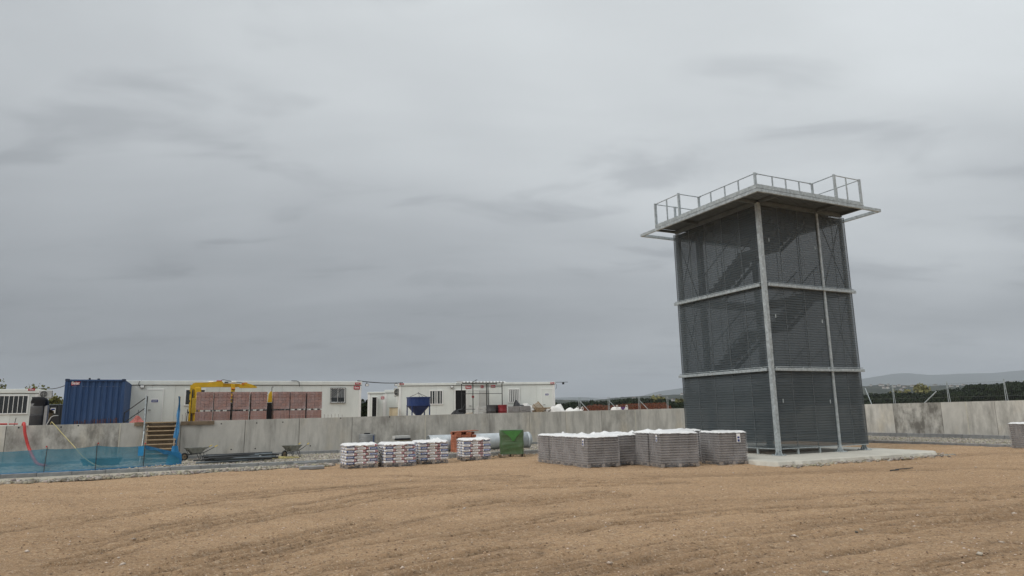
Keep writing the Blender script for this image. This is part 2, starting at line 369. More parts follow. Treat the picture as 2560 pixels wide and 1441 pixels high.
def make_wall_mat():
    # board-marked concrete: mottling, run-down streaks and damp stains whose strength sits in the object's colour
    m = bpy.data.materials.new('wall_concrete'); m.use_nodes = True; nt = m.node_tree; N = nt.nodes; L = nt.links
    b = N['Principled BSDF']; b.inputs['Roughness'].default_value = 0.92; b.inputs['Specular IOR Level'].default_value = 0.2
    tc = N.new('ShaderNodeTexCoord'); oi = N.new('ShaderNodeObjectInfo')
    off = N.new('ShaderNodeVectorMath'); off.operation = 'ADD'; L.new(tc.outputs['Object'], off.inputs[0])
    rv = N.new('ShaderNodeCombineXYZ'); k = N.new('ShaderNodeMath'); k.operation = 'MULTIPLY'; k.inputs[1].default_value = 37.0
    L.new(oi.outputs['Random'], k.inputs[0]); L.new(k.outputs[0], rv.inputs[0]); L.new(rv.outputs[0], off.inputs[1])
    def noise(s, d, st, r=0.6):
        mp = N.new('ShaderNodeMapping'); mp.inputs['Scale'].default_value = st; L.new(off.outputs[0], mp.inputs[0])
        n = N.new('ShaderNodeTexNoise'); n.inputs['Scale'].default_value = s; n.inputs['Detail'].default_value = d; n.inputs['Roughness'].default_value = r
        L.new(mp.outputs[0], n.inputs['Vector']); return n.outputs[0]
    def rng_(f, lo, hi, a=0.0, bb=1.0):
        q = N.new('ShaderNodeMapRange'); L.new(f, q.inputs[0]); q.inputs[1].default_value = lo; q.inputs[2].default_value = hi; q.inputs[3].default_value = a; q.inputs[4].default_value = bb; return q.outputs[0]
    def mixc(f, a, bb):
        x = N.new('ShaderNodeMix'); x.data_type = 'RGBA'; L.new(f, x.inputs['Factor'])
        for nm, v in (('A', a), ('B', bb)):
            if isinstance(v, tuple): x.inputs[nm].default_value = (*v, 1)
            else: L.new(v, x.inputs[nm])
        return x.outputs['Result']
    c = mixc(rng_(noise(1.1, 6, (1, 1, 0.6)), 0.35, 0.65), (0.50, 0.485, 0.445), (0.60, 0.58, 0.53))
    c = mixc(rng_(noise(0.9, 4, (1, 1, 0.5)), 0.52, 0.72), c, (0.58, 0.535, 0.45))
    streak = rng_(noise(2.6, 6, (1, 1, 0.16), 0.7), 0.47, 0.70, 0, 0.75)
    c = mixc(streak, c, (0.27, 0.258, 0.235))
    sepc = N.new('ShaderNodeSeparateColor'); L.new(oi.outputs['Color'], sepc.inputs[0])
    stain = rng_(noise(1.5, 7, (1.1, 1, 0.55), 0.68), 0.42, 0.60)
    mu = N.new('ShaderNodeMath'); mu.operation = 'MULTIPLY'; L.new(stain, mu.inputs[0]); L.new(sepc.outputs['Red'], mu.inputs[1])
    c = mixc(mu.outputs[0], c, (0.17, 0.16, 0.142))
    sc = N.new('ShaderNodeVectorMath'); sc.operation = 'SCALE'; L.new(c, sc.inputs[0]); L.new(sepc.outputs['Green'], sc.inputs['Scale'])
    L.new(sc.outputs[0], b.inputs['Base Color'])
    bp = N.new('ShaderNodeBump'); bp.inputs['Strength'].default_value = 0.2; bp.inputs['Distance'].default_value = 0.01
    L.new(noise(30, 5, (1, 1, 0.4)), bp.inputs['Height']); L.new(bp.outputs[0], b.inputs['Normal'])
    return m
WALL_M = make_wall_mat()
CAULK = M('joint_sealant', (0.55, 0.52, 0.44), 0.8, 0, 0.15, 6)

# ================================================================== GROUND
def tilt(x, y):
    s = np.clip((np.asarray(x, float) - 14.0) / 7.0, 0, 1); s = s * s * (3 - 2 * s)
    return 0.10 * s * np.clip((np.asarray(y, float) - 8) / 16, 0, 1)
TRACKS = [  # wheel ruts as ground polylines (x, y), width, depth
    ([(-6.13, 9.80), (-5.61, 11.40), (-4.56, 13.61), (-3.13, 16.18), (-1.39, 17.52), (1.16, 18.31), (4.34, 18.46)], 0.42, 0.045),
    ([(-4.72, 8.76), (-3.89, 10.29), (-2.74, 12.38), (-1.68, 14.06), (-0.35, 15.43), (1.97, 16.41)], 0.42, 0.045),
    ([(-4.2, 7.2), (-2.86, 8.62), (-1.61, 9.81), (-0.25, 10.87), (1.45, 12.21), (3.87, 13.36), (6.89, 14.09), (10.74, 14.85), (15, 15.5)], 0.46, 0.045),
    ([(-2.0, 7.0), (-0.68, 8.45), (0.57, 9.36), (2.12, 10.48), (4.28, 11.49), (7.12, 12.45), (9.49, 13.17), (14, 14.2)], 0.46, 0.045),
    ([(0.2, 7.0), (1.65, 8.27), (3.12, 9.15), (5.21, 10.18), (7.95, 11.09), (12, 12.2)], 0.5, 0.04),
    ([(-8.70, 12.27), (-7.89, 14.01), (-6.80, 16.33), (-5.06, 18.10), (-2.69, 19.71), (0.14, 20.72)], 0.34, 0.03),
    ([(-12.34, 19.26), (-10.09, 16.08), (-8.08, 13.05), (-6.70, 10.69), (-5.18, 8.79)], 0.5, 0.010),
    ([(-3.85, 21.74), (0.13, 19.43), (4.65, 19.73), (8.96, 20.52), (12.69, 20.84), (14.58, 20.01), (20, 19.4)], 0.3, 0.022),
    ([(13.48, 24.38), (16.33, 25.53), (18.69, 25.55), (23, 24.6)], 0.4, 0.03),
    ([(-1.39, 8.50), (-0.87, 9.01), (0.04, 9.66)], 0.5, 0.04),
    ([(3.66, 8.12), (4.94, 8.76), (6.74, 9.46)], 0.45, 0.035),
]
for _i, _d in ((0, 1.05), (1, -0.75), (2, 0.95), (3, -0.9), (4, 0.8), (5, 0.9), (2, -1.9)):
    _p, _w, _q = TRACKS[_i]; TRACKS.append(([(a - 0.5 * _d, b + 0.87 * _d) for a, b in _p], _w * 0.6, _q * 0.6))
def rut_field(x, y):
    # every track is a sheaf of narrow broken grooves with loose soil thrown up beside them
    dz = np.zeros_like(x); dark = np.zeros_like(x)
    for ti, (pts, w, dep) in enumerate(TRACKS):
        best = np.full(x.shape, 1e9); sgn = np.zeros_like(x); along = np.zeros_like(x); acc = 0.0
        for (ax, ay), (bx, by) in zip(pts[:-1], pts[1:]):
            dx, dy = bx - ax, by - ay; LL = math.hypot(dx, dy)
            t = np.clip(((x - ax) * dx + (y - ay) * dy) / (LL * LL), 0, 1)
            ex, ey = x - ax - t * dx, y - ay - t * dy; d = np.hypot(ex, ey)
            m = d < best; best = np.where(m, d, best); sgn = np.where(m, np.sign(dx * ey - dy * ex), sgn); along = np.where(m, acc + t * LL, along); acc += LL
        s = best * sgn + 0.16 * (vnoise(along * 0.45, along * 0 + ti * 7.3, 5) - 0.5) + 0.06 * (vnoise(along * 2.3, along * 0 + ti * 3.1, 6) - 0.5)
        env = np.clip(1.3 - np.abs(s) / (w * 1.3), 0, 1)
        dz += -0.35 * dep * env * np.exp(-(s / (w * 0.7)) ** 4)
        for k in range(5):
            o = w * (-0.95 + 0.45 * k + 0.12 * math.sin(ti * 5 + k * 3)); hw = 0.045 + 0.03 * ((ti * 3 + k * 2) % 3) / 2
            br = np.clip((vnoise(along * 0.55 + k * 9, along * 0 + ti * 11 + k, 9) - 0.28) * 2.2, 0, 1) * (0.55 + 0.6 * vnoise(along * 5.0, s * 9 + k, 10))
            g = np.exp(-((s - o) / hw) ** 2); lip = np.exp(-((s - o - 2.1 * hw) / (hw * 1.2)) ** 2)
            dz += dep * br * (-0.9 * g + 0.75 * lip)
            dark = np.maximum(dark, min(1.0, dep / 0.03) * br * np.clip(g * 1.0 + 0.25 * lip, 0, 1))  # moist disturbed soil and tiny rut shadows, both painted as darker tone
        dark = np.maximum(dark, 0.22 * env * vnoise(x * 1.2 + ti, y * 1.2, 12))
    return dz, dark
def build_ground():
    xs = np.concatenate([[-9500, -3000, -900, -300, -120, -60], np.linspace(-30, -15, 60), np.arange(-14.9, 21, 0.075), np.linspace(21.1, 34, 60), [60, 120, 300, 900, 3000, 9500]])
    yy = [3.0]
    while yy[-1] < 33: yy.append(yy[-1] + 0.032 + 0.0034 * (yy[-1] - 3))
    ys = np.concatenate([[-9500, -2000, -400, -100, -30, -8, -1, 1, 2], yy, [36, 40, 46, 55, 70, 100, 160, 300, 700, 2000, 5000, 9500]])
    X, Y = np.meshgrid(xs, ys); Z = tilt(X, Y)
    near = ((X > -30) & (X < 34) & (Y > 2) & (Y < 33)).astype(float)
    dz, dark = rut_field(X, Y)
    rough = 0.07 * fbm(X * 0.45, Y * 0.45, 3, 3) + 0.045 * fbm(X * 1.7, Y * 1.7, 4, 8) + 0.05 * fbm(X * 5, Y * 5, 3, 21)
    Z = Z + near * (dz + rough)
    churn = np.clip(fbm(X * 0.5, Y * 1.1, 4, 40) * 2.2, 0, 1)
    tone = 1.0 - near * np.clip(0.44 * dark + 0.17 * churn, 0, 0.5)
    n, m = X.shape
    idx = np.arange(n * m).reshape(n, m)
    F = np.stack([idx[:-1, :-1], idx[:-1, 1:], idx[1:, 1:], idx[1:, :-1]], -1).reshape(-1, 4)
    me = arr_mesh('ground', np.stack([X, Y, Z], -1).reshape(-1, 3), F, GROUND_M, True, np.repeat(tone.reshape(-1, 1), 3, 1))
    tag(obj('ground', me), 'bare brown dirt lot crossed by curved tyre tracks', kind='structure')
build_ground()

OCT_V = np.array([(1, 0, 0), (-1, 0, 0), (0, 1, 0), (0, -1, 0), (0, 0, 1), (0, 0, -1)], float)
OCT_F = np.array([(0, 2, 4), (2, 1, 4), (1, 3, 4), (3, 0, 4), (2, 0, 5), (1, 2, 5), (3, 1, 5), (0, 3, 5)])
def stones(name, pos, size, mat, flat=0.65, tones=None, sub=False):
    n = len(pos); a = rng.uniform(0, 2 * math.pi, n)
    base, fc = OCT_V, OCT_F
    if sub:   # cube-like rubble
        base = np.array([(x, y, z) for x in (-.75, .75) for y in (-.75, .75) for z in (-.75, .75)], float)
        fc = np.array([(0, 2, 6), (0, 6, 4), (1, 5, 7), (1, 7, 3), (0, 4, 5), (0, 5, 1), (2, 3, 7), (2, 7, 6), (0, 1, 3), (0, 3, 2), (4, 6, 7), (4, 7, 5)])
    k = len(base)
    P = np.repeat(base[None], n, 0) + rng.uniform(-0.34, 0.34, (n, k, 3))
    sx = size * rng.uniform(0.75, 1.3, n); sy = size * rng.uniform(0.6, 1.1, n); sz = size * flat * rng.uniform(0.6, 1.2, n)
    P = P * np.stack([sx, sy, sz], -1)[:, None, :]
    til = rng.uniform(-0.5, 0.5, n)
    x, z = P[..., 0] * np.cos(til)[:, None] - P[..., 2] * np.sin(til)[:, None], P[..., 0] * np.sin(til)[:, None] + P[..., 2] * np.cos(til)[:, None]
    P[..., 0], P[..., 2] = x, z
    ca, sa = np.cos(a)[:, None], np.sin(a)[:, None]
    x, y = P[..., 0] * ca - P[..., 1] * sa, P[..., 0] * sa + P[..., 1] * ca
    P[..., 0], P[..., 1] = x, y
    P = P + pos[:, None, :]
    F = (fc[None] + (np.arange(n) * k)[:, None, None]).reshape(-1, 3)
    tn = rng.uniform(0.6, 1.35, n)[:, None] * np.stack([np.ones(n), rng.uniform(0.93, 1.05, n), rng.uniform(0.85, 1.12, n)], -1) if tones is None else tones
    me = arr_mesh(name, P.reshape(-1, 3), F, mat, False, np.repeat(tn, k, 0))
    return me
def build_pebbles():
    n = 15000
    y = 6.5 + 17 * rng.random(n) ** 1.7; x = (rng.random(n) * 2 - 1) * (y * 0.85 + 1) + 0.04 * y
    sz = 0.007 + 0.016 * rng.random(n) ** 2.5
    big = rng.random(n) < 0.0025; sz = np.where(big, rng.uniform(0.028, 0.05, n), sz)
    dz, _ = rut_field(x, y)
    z = tilt(x, y) + dz + 0.07 * fbm(x * 0.45, y * 0.45, 3, 3) + 0.045 * fbm(x * 1.7, y * 1.7, 4, 8) + sz * 0.25
    tn = rng.uniform(0.5, 1.5, n)[:, None] * np.array([[1, 1, 1.0]]); pale = rng.random(n) < 0.14
    tn[pale] = rng.uniform(1.4, 2.1, pale.sum())[:, None] * np.array([[1, 1.18, 1.5]])
    tn[big] = rng.uniform(1.0, 1.9, big.sum())[:, None] * np.array([[1, 1.2, 1.5]])
    o = obj('pebbles', stones('pebbles', np.stack([x, y, z], -1), sz, PEBBLE, 0.6, tn))
    tag(o, 'small loose pebbles strewn over the brown dirt', 'pebbles', kind='stuff')
build_pebbles()

# gravel strip between kerb and wall
GZ = 0.135
def build_gravel():
    m = MB()
    p = [S(-42, 9.5), S(11.4, 9.5), S(11.4, -14), S(17, -14), S(17, 14.85), S(-42, 14.85)]
    def quad(r0, r1, l0, l1):
        m.add([S(r0, l0, GZ), S(r1, l0, GZ), S(r1, l1, GZ), S(r0, l1, GZ)], [(0, 1, 2, 3)])
    quad(-42, 11.4, 9.5, 14.85); quad(11.4, 17.0, -14, 14.85)
    gm = M('gravel_bed', (0.30, 0.27, 0.22), 0.95, 0, 0.3, 14, c2=(0.42, 0.385, 0.32), bump=0.6, bscale=18)
    tag(m.build('gravel_bed', gm), kind='structure')
    n = 17000; r = rng.uniform(-28, 11.4, n); l = rng.uniform(9.62, 14.3, n)
    k = 3500; r[:k] = rng.uniform(11.5, 16.4, k); l[:k] = rng.uniform(-4, 9.5, k)
    P = np.array([S(a, b, GZ + 0.012) for a, b in zip(r, l)]); P[:, 2] += 0.05 * np.clip(fbm(P[:, 0] * 0.9, P[:, 1] * 0.9, 3, 77), -0.3, 1)
    tag(obj('gravel', stones('gravel', P, rng.uniform(0.02, 0.055, n), STONE, 0.7)), 'pale crushed gravel between the kerb and the concrete wall', 'gravel', kind='stuff')
build_gravel()

# kerbs: each kerb stone a part
def kerb(name, pts_fn, n, L, w, z0, z1):
    root = thing(name, None, None); root['kind'] = 'structure'
    mb = MB().bevbox(0.004, L - 0.004, 0, w, z0, z1, 0.012); me = mb.mesh('kerb_stone', CONC_KERB)
    for i in range(n):
        loc, rz = pts_fn(i)
        o = obj('kerb_stone', me, root, loc, rz + random.uniform(-0.004, 0.004)); o.location.z += random.uniform(-0.008, 0.006)
    return root
kerb('kerb', lambda i: (S(-33.0 + i * 1.0, 9.36), T), 44, 1.0, 0.14, -0.25, 0.165)
kerb('kerb', lambda i: (S(11.16, 9.36 - 0 - i * 1.0), T - math.pi / 2), 20, 1.0, 0.14, -0.25, 0.19)
kerb('kerb', lambda i: (S(-33.0 + i * 1.0, 14.42), T), 50, 1.0, 0.1, -0.1, 0.27)
kerb('kerb', lambda i: (S(16.55, 14.3 - i * 1.0), T - math.pi / 2), 24, 1.0, 0.1, -0.1, 0.33)

# lean-concrete haunch and broken rubble along the left kerb
def build_haunch():
    n = 90; vs = []; fs = []
    for i in range(n + 1):
        r = -33 + i * (18.6 / n)
        lo = 6.95 + 1.25 * ((r + 26) / 12.0 if r > -26 else 0) + 0.22 * float(vnoise(np.array([r * 2.1]), np.array([3.0]), 4)[0]) + 0.12 * random.random()
        lo = min(lo, 8.95)
        vs += [S(r, lo - 0.18, -0.05), S(r, lo, 0.035 + 0.02 * random.random()), S(r, (lo + 9.3) / 2, 0.045 + 0.015 * random.random()), S(r, 9.38, 0.035)]
        if i:
            a = (i - 1) * 4; b = i * 4
            for k in range(3): fs.append((a + k, b + k, b + k + 1, a + k + 1))
    m = MB().add(vs, fs)
    hm = M('haunch_concrete', (0.37, 0.335, 0.27), 0.95, 0, 0.2, 3.5, bump=0.7, bscale=10)
    tag(m.build('kerb_footing', hm, smooth=True), kind='structure')
    k = 5200; r = rng.uniform(-30, -14.4, k); base = 6.95 + np.clip(1.25 * (r + 26) / 12.0, 0, 2) + 0.1
    off = np.abs(rng.normal(0, 0.26, k)) * np.where(rng.random(k) < 0.8, 1, 2.3) - 0.2
    l = np.minimum(base + off, 9.25); sz = np.where(rng.random(k) < 0.10, rng.uniform(0.05, 0.085, k), rng.uniform(0.015, 0.045, k)) * np.where(off > 0.5, 0.55, 1)
    z = np.clip((l - base + 0.2) * 0.2, 0.0, 0.045) + sz * 0.25
    P = np.array([S(a, b, c) for a, b, c in zip(r, l, z)])
    # crumbs round the tower slab
    k2 = 420; t = rng.random(k2); P2 = []
    for q in t:
        if q < 0.72: P2.append(S(-2.4 + rng.random() * 9, -2.25 - abs(rng.normal(0, 0.22)), 0.02))
        else: P2.append(S(6.35 + abs(rng.normal(0, 0.2)), -2.1 + rng.random() * 4, 0.02))
    k3 = 260; P3 = [S(rng.uniform(-14.5, -5), 9.25 - abs(rng.normal(0, 0.3)), 0.02) for _ in range(k3)]
    P = np.concatenate([P, np.array(P2), np.array(P3)]); sz = np.concatenate([sz, rng.uniform(0.02, 0.07, k2), rng.uniform(0.015, 0.05, k3)])
    tag(obj('rubble', stones('rubble', P, sz, RUBBLE_M, 0.65, None, True)), 'broken pale rubble along the kerb footing and the slab edge', 'rubble', kind='stuff')
build_haunch()

# tower slab
def build_slab():
    pts = []
    def edge(a, b, n):
        for i in range(n):
            t = i / n; r = a[0] + (b[0] - a[0]) * t; l = a[1] + (b[1] - a[1]) * t
            pts.append((r + random.uniform(-.07, .07), l + random.uniform(-.07, .07)))
    edge((-2.2, -2.0), (5.9, -2.1), 40); edge((6.2, -1.8), (6.3, 7.4), 40); edge((6.2, 7.5), (-2.1, 7.5), 20); edge((-2.2, 7.4), (-2.25, -1.9), 30)
    top = [S(r, l, 0.15) for r, l in pts]; n = len(top)
    low = [S(r + (r - 2) * 0.03 + random.uniform(-.05, .05), l + (l - 2.7) * 0.03 + random.uniform(-.05, .05), -0.12) for r, l in pts]
    mid = [S(r + (r - 2) * 0.012, l + (l - 2.7) * 0.012, 0.12) for r, l in pts]
    m = MB().add(top + mid + low, [tuple(range(n))] + [(i, n + i, n + (i + 1) % n, (i + 1) % n) for i in range(n)] + [(n + i, 2 * n + i, 2 * n + (i + 1) % n, n + (i + 1) % n) for i in range(n)], 0)
    o = m.build('concrete_slab', CONC_LIGHT); tag(o, kind='structure')
build_slab()

# terrace behind the wall
def build_terrace():
    z = 1.17; m = MB()
    a, b = -45, 17.3
    poly = [S(-45, 15.0, z), S(17.25, 15.0, z), S(17.25, -16, z), S(48, -16, z), S(48, 75, z), S(-45, 75, z)]
    low = [(p[0], p[1], -0.3) for p in poly]
    m.add(poly + low, [(0, 1, 4, 5), (1, 2, 3, 4)] + [(i, 6 + i, 6 + (i + 1) % 6, (i + 1) % 6) for i in range(6)])
    tag(m.build('terrace_ground', TERRACE_M), kind='structure')
build_terrace()

# ================================================================== RETAINING WALL
def build_wall():
    w = thing('retaining_wall', 'long cast concrete retaining wall with vertical joints and damp stains', 'wall', S(-33, 14.8), T)
    joints = [-33, -29.2, -25.98, -22.04, -19.73, -17.11, -14.73, -12.26, -8.55, -4.96, -2.57, -0.3, 2.09, 4.46, 8.2, 11.6, 14.4, 17.0]
    stain = {2: 0.8, 7: 0.55, 8: 0.35, 9: 0.35, 12: 0.45, 13: 0.15, 1: 0.3}
    tone = {0: 1.12, 1: 1.12, 2: 1.0, 3: 0.94, 4: 0.93, 5: 0.93, 6: 0.93, 7: 0.95, 8: 0.95, 13: 1.06, 14: 1.06}
    def top(r): return 1.72 + (r + 22) * 0.0066
    holes = [(-25.57, 1.62), (-24.14, 1.61), (-23.55, 1.65), (-18.11, 1.6), (-16.62, 1.6), (-15.48, 1.61), (-12.82, 1.74), (-10.41, 1.75), (-19.05, .45), (-17.64, .46), (-16.63, .46), (-14.2, .49), (-12.67, .51)]
    core = MB().prism([(0, -0.3), (50, -0.3), (50, top(17) - 0.004), (0, top(-33) - 0.004)], 0.03, 0.29)
    core.build('wall_core', M('joint_shadow_concrete', (0.15, 0.145, 0.13), 0.95, 0, 0.2, 4), w)
    hm = MB().tube((0, 0, 0), (0, 0.028, 0), 0.03, 12).mesh('tie_hole', BLACK)
    for i, (a, b) in enumerate(zip(joints[:-1], joints[1:])):
        g = 0.011; x0, x1 = a + g, b - g
        za, zb = top(a), top(b); L = x1 - x0
        me = MB()
        # front panel with chamfered top arris
        me.prism([(0, -0.3), (L, -0.3), (L, zb - 0.015), (0, za - 0.015)], 0.0, 0.3)
        me.prism([(0.0, za - 0.0155), (L, zb - 0.0155), (L - 0.006, zb), (0.006, za)], 0.012, 0.288)
        p = me.build('wall_panel', WALL_M, w, loc=(x0 + 33, 0, 0))
        p.color = (stain.get(i, 0.12), tone.get(i, 1.0), 0, 1)
        for (hr, hz) in holes:
            if a < hr < b: obj('tie_hole', hm, p, (hr - x0, -0.004, hz))
        if i + 1 in (3, 8, 13):
            MB().box(-0.022, 0.022, -0.012, 0.03, 0.0, zb - 0.01).build('joint_sealant', CAULK, w, loc=(b + 33, 0, 0))
    w2 = thing('retaining_wall', 'concrete retaining wall turning towards the viewer beyond the mesh tower', 'wall', S(17.0, 14.5), T - math.pi / 2)
    def top2(d): return 1.93 + 0.0055 * d
    js = [0, 3.2, 5.45, 7.25, 10.0, 11.31, 12.71, 15.5, 18.5, 24]
    MB().prism([(0, -0.3), (24, -0.3), (24, top2(24) - 0.004), (0, top2(0) - 0.004)], 0.03, 0.29).build('wall_core', M('joint_shadow_concrete_b', (0.15, 0.145, 0.13), 0.95, 0, 0.2, 4), w2)
    st = {3: 0.95, 2: 0.3, 5: 0.35, 6: 0.45}; tn = {1: 1.1, 2: 1.12, 3: 1.0, 4: 1.06, 5: 1.1, 6: 1.06, 7: 1.05}
    for i, (a, b) in enumerate(zip(js[:-1], js[1:])):
        L = b - a - 0.022; me = MB().prism([(0, -0.3), (L, -0.3), (L, top2(b) - 0.015), (0, top2(a) - 0.015)], 0.0, 0.3)
        me.prism([(0.0, top2(a) - 0.0155), (L, top2(b) - 0.0155), (L - 0.006, top2(b)), (0.006, top2(a))], 0.012, 0.288)
        p = me.build('wall_panel', WALL_M, w2, loc=(a + 0.011, 0, 0)); p.color = (st.get(i, 0.15), tn.get(i, 1.05), 0, 1)
        if i == 4: MB().box(-0.022, 0.022, -0.012, 0.03, 0.0, top2(b) - 0.01).build('joint_sealant', CAULK, w2, loc=(b, 0, 0))
build_wall()

# ================================================================== STAIR TOWER
def build_tower():
    Z0 = 0.15; A, B = 4.924, 5.074            # right face runs along local x, left face along local y
    zb, z1, z2, zt, zp = 0.363 - Z0 + 0.03, 3.318 - Z0, 6.544 - Z0, 9.706 - Z0, 9.746 - Z0
    tw = thing('stair_tower', 'tall square stair tower clad in dark slatted metal with a railed roof platform', 'tower', S(0, 0, Z0), T)
    # --- slatted sheets, pitch 45 mm
    cache = {}
    def sheet(wd, ht, sm=SHEET):
        key = (round(wd, 3), round(ht, 3), sm.name)
        if key not in cache:
            n = int(ht / 0.095); p = ht / n; m = MB(); vs = []; fs = []
            for i in range(n * 4 + 1):
                y = (0.0, 0.0, 0.016, 0.016)[i % 4]; z = (i // 4) * p + (0.0, 0.42, 0.52, 0.90)[i % 4] * p
                vs += [(0.006, y, min(z, ht)), (wd - 0.006, y, min(z, ht))]
                if i: fs.append((2 * i - 2, 2 * i - 1, 2 * i + 1, 2 * i))
            m.add(vs, fs)
            for x in (0.0, wd - 0.009): m.box(x, x + 0.009, -0.004, 0.02, 0, ht, 1)
            cache[key] = m.mesh('mesh_sheet', [sm, SHEET_SEAM])
        return cache[key]
    tiers = [(zb, z1 - 0.02), (z1 + 0.02, z2 - 0.02), (z2 + 0.02, zt)]
    left_w = [(4.05, 5.074), (3.05, 4.05), (2.05, 3.05), (1.06, 2.05), (0.12, 1.06)]
    right_w = [(0.12, 1.02), (1.02, 2.11), (2.11, 3.20), (3.30, 4.10), (4.10, 4.924)]
    for (a, b), sm in zip(tiers, (SHEET_LOW, SHEET, SHEET_TOP)):
        for (y0, y1) in left_w:     # left face: plane x=0, local y along the face; outward is -x
            o = obj('mesh_sheet', sheet(y1 - y0, b - a, sm), tw, (0.0, y1, a), -math.pi / 2)
        for (x0, x1) in right_w:
            obj('mesh_sheet', sheet(x1 - x0, b - a, sm), tw, (x0, 0.0, a), 0)
        for (x0, x1) in [(0.1, 1.3), (1.3, 2.5), (2.5, 3.7), (3.7, 4.9)]:
            obj('mesh_sheet', sheet(x1 - x0, b - a, sm), tw, (x1, B, a), math.pi)
        for (y0, y1) in [(0.1, 1.3), (1.3, 2.5), (2.5, 3.7), (3.7, 4.95)]:
            obj('mesh_sheet', sheet(y1 - y0, b - a, sm), tw, (A, y0, a), math.pi / 2)
    # --- posts
    def post(x, y, w, z1_, base=0.38, mat=GALV, name='post', flange=True):
        m = MB()
        # H-section: two flanges and a web
        m.bevbox(x - w / 2, x + w / 2, y - w / 2, y - w / 2 + 0.02, 0.02, z1_, 0.004); m.bevbox(x - w / 2, x + w / 2, y + w / 2 - 0.02, y + w / 2, 0.02, z1_, 0.004)
        m.box(x - w / 2 + 0.004, x - w / 2 + 0.03, y - w / 2 + 0.019, y + w / 2 - 0.019, 0.02, z1_)
        m.box(x + w / 2 - 0.03, x + w / 2 - 0.004, y - w / 2 + 0.019, y + w / 2 - 0.019, 0.02, z1_)
        p = m.build(name, mat, tw)
        if base:
            q = MB(); q.bevbox(x - base / 2, x + base / 2, y - base / 2, y + base / 2, 0.0, 0.025, 0.004)
            for dx, dy in ((1, 0), (-1, 0), (0, 1), (0, -1)):
                e = w / 2
                if dx: q.prism([(x + dx * e, 0.024), (x + dx * base / 2 * 0.95, 0.024), (x + dx * e, 0.22)], y - 0.008, y + 0.008)
                else: q.prism([(y + dy * e, 0.024), (y + dy * base / 2 * 0.95, 0.024), (y + dy * e, 0.22)], x - 0.008, x + 0.008, axis='x')
            for dx in (-1, 1):
                for dy in (-1, 1): q.tube((x + dx * base * .38, y + dy * base * .38, 0.02), (x + dx * base * .38, y + dy * base * .38, 0.06), 0.014, 6)
            q.build('base_plate', mat, p)
    post(0.0, 0.0, 0.155, zp + 0.02)
    post(3.25, 0.0, 0.105, zt)
    post(4.83, 0.14, 0.12, zt); post(0.14, 4.9, 0.14, zt); post(4.83, 4.93, 0.12, zt)
    post(0.20, 3.62, 0.20, zt, mat=GALV_DK); post(3.3, 3.55, 0.18, zt, mat=GALV_DK)
    # short legs under the cladding
    for (x, y) in [(1.05, 0.05), (2.2, 0.05), (0.05, 1.05), (0.05, 2.05), (0.05, 3.05), (0.05, 4.3)]:
        MB().bevbox(x - 0.035, x + 0.035, y - 0.035, y + 0.035, 0.0, zb, 0.006).build('cladding_leg', GALV, tw)
    MB().box(0.12, A, -0.012, 0.03, zb - 0.03, zb - 0.002).build('bottom_rail', GALV, tw)
    MB().box(-0.012, 0.03, 0.12, B, zb - 0.03, zb - 0.002).build('bottom_rail', GALV, tw)
    # --- horizontal rails (a thick channel under a thin strip)
    for z in (z1, z2):
        for (x0, x1) in ((0.125, 3.05), (3.06, A + 0.1)):
            MB().bevbox(x0, x1, -0.13, -0.022, z - 0.085, z + 0.025, 0.006).bevbox(x0, x1, -0.06, -0.022, z + 0.058, z + 0.085, 0.004).build('face_rail', GALV, tw)
        for (y0, y1) in ((0.125, 3.0), (3.02, B + 0.1)):
            MB().bevbox(-0.13, -0.022, y0, y1, z - 0.085, z + 0.025, 0.006).bevbox(-0.06, -0.022, y0, y1, z + 0.058, z + 0.085, 0.004).build('face_rail', GALV, tw)
        for q in (0.19, 1.6, 3.0):
            MB().box(q, q + 0.03, -0.075, -0.024, z + 0.02, z + 0.06).build('rail_bracket', GALV, tw); MB().box(-0.075, -0.024, q + 0.2, q + 0.23, z + 0.02, z + 0.06).build('rail_bracket', GALV, tw)
    # --- inner ring beams
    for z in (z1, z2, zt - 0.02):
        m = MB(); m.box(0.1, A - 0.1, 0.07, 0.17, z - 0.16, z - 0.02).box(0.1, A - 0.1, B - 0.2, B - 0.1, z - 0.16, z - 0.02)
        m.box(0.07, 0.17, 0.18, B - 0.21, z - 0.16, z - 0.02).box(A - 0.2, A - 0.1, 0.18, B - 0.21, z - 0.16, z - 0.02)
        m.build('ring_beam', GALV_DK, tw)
    # --- diagonal bracing rods
    for (za, zc) in tiers:
        for (p, q) in (((3.4, 0.1, za), (4.8, 0.1, zc)), ((4.8, 0.12, za), (3.4, 0.12, zc)), ((0.1, 3.8, za), (0.1, 5.0, zc)), ((0.12, 5.0, za), (0.12, 3.8, zc))):
            MB().tube(p, q, 0.018, 6).build('brace_rod', STEEL_DK, tw)
    # --- stairs: flight towards the corner, corner landing, flight along the right face
    H = (z2 - z1)
    tops = [z1 - 0.05, z2 - 0.05, zt - 0.05]; bots = [0.0, z1 - 0.05, z2 - 0.05]
    def flight(axis, start, z_a, z_b, run, w0, w1, name='stair_flight'):
        # stepped treads with closed risers on two stringers; sgn = run direction
        n = 8; rise = (z_b - z_a) / n; go = run / n; m = MB()
        for i in range(n):
            s0 = start + go * i; s1 = s0 + go; zz = z_a + rise * (i + 1)
            lo, hi = min(s0, s1), max(s0, s1)
            if axis == 'y':
                m.box(w0, w1, lo, hi, zz - 0.03, zz); r0 = s0 if go > 0 else s0 - 0.012
                m.box(w0, w1, r0, r0 + 0.012, zz - rise, zz - 0.031)
            else:
                m.box(lo, hi, w0, w1, zz - 0.03, zz); r0 = s0 if go > 0 else s0 - 0.012
                m.box(r0, r0 + 0.012, w0, w1, zz - rise, zz - 0.031)
        f = m.build(name, GALV_DK, tw)
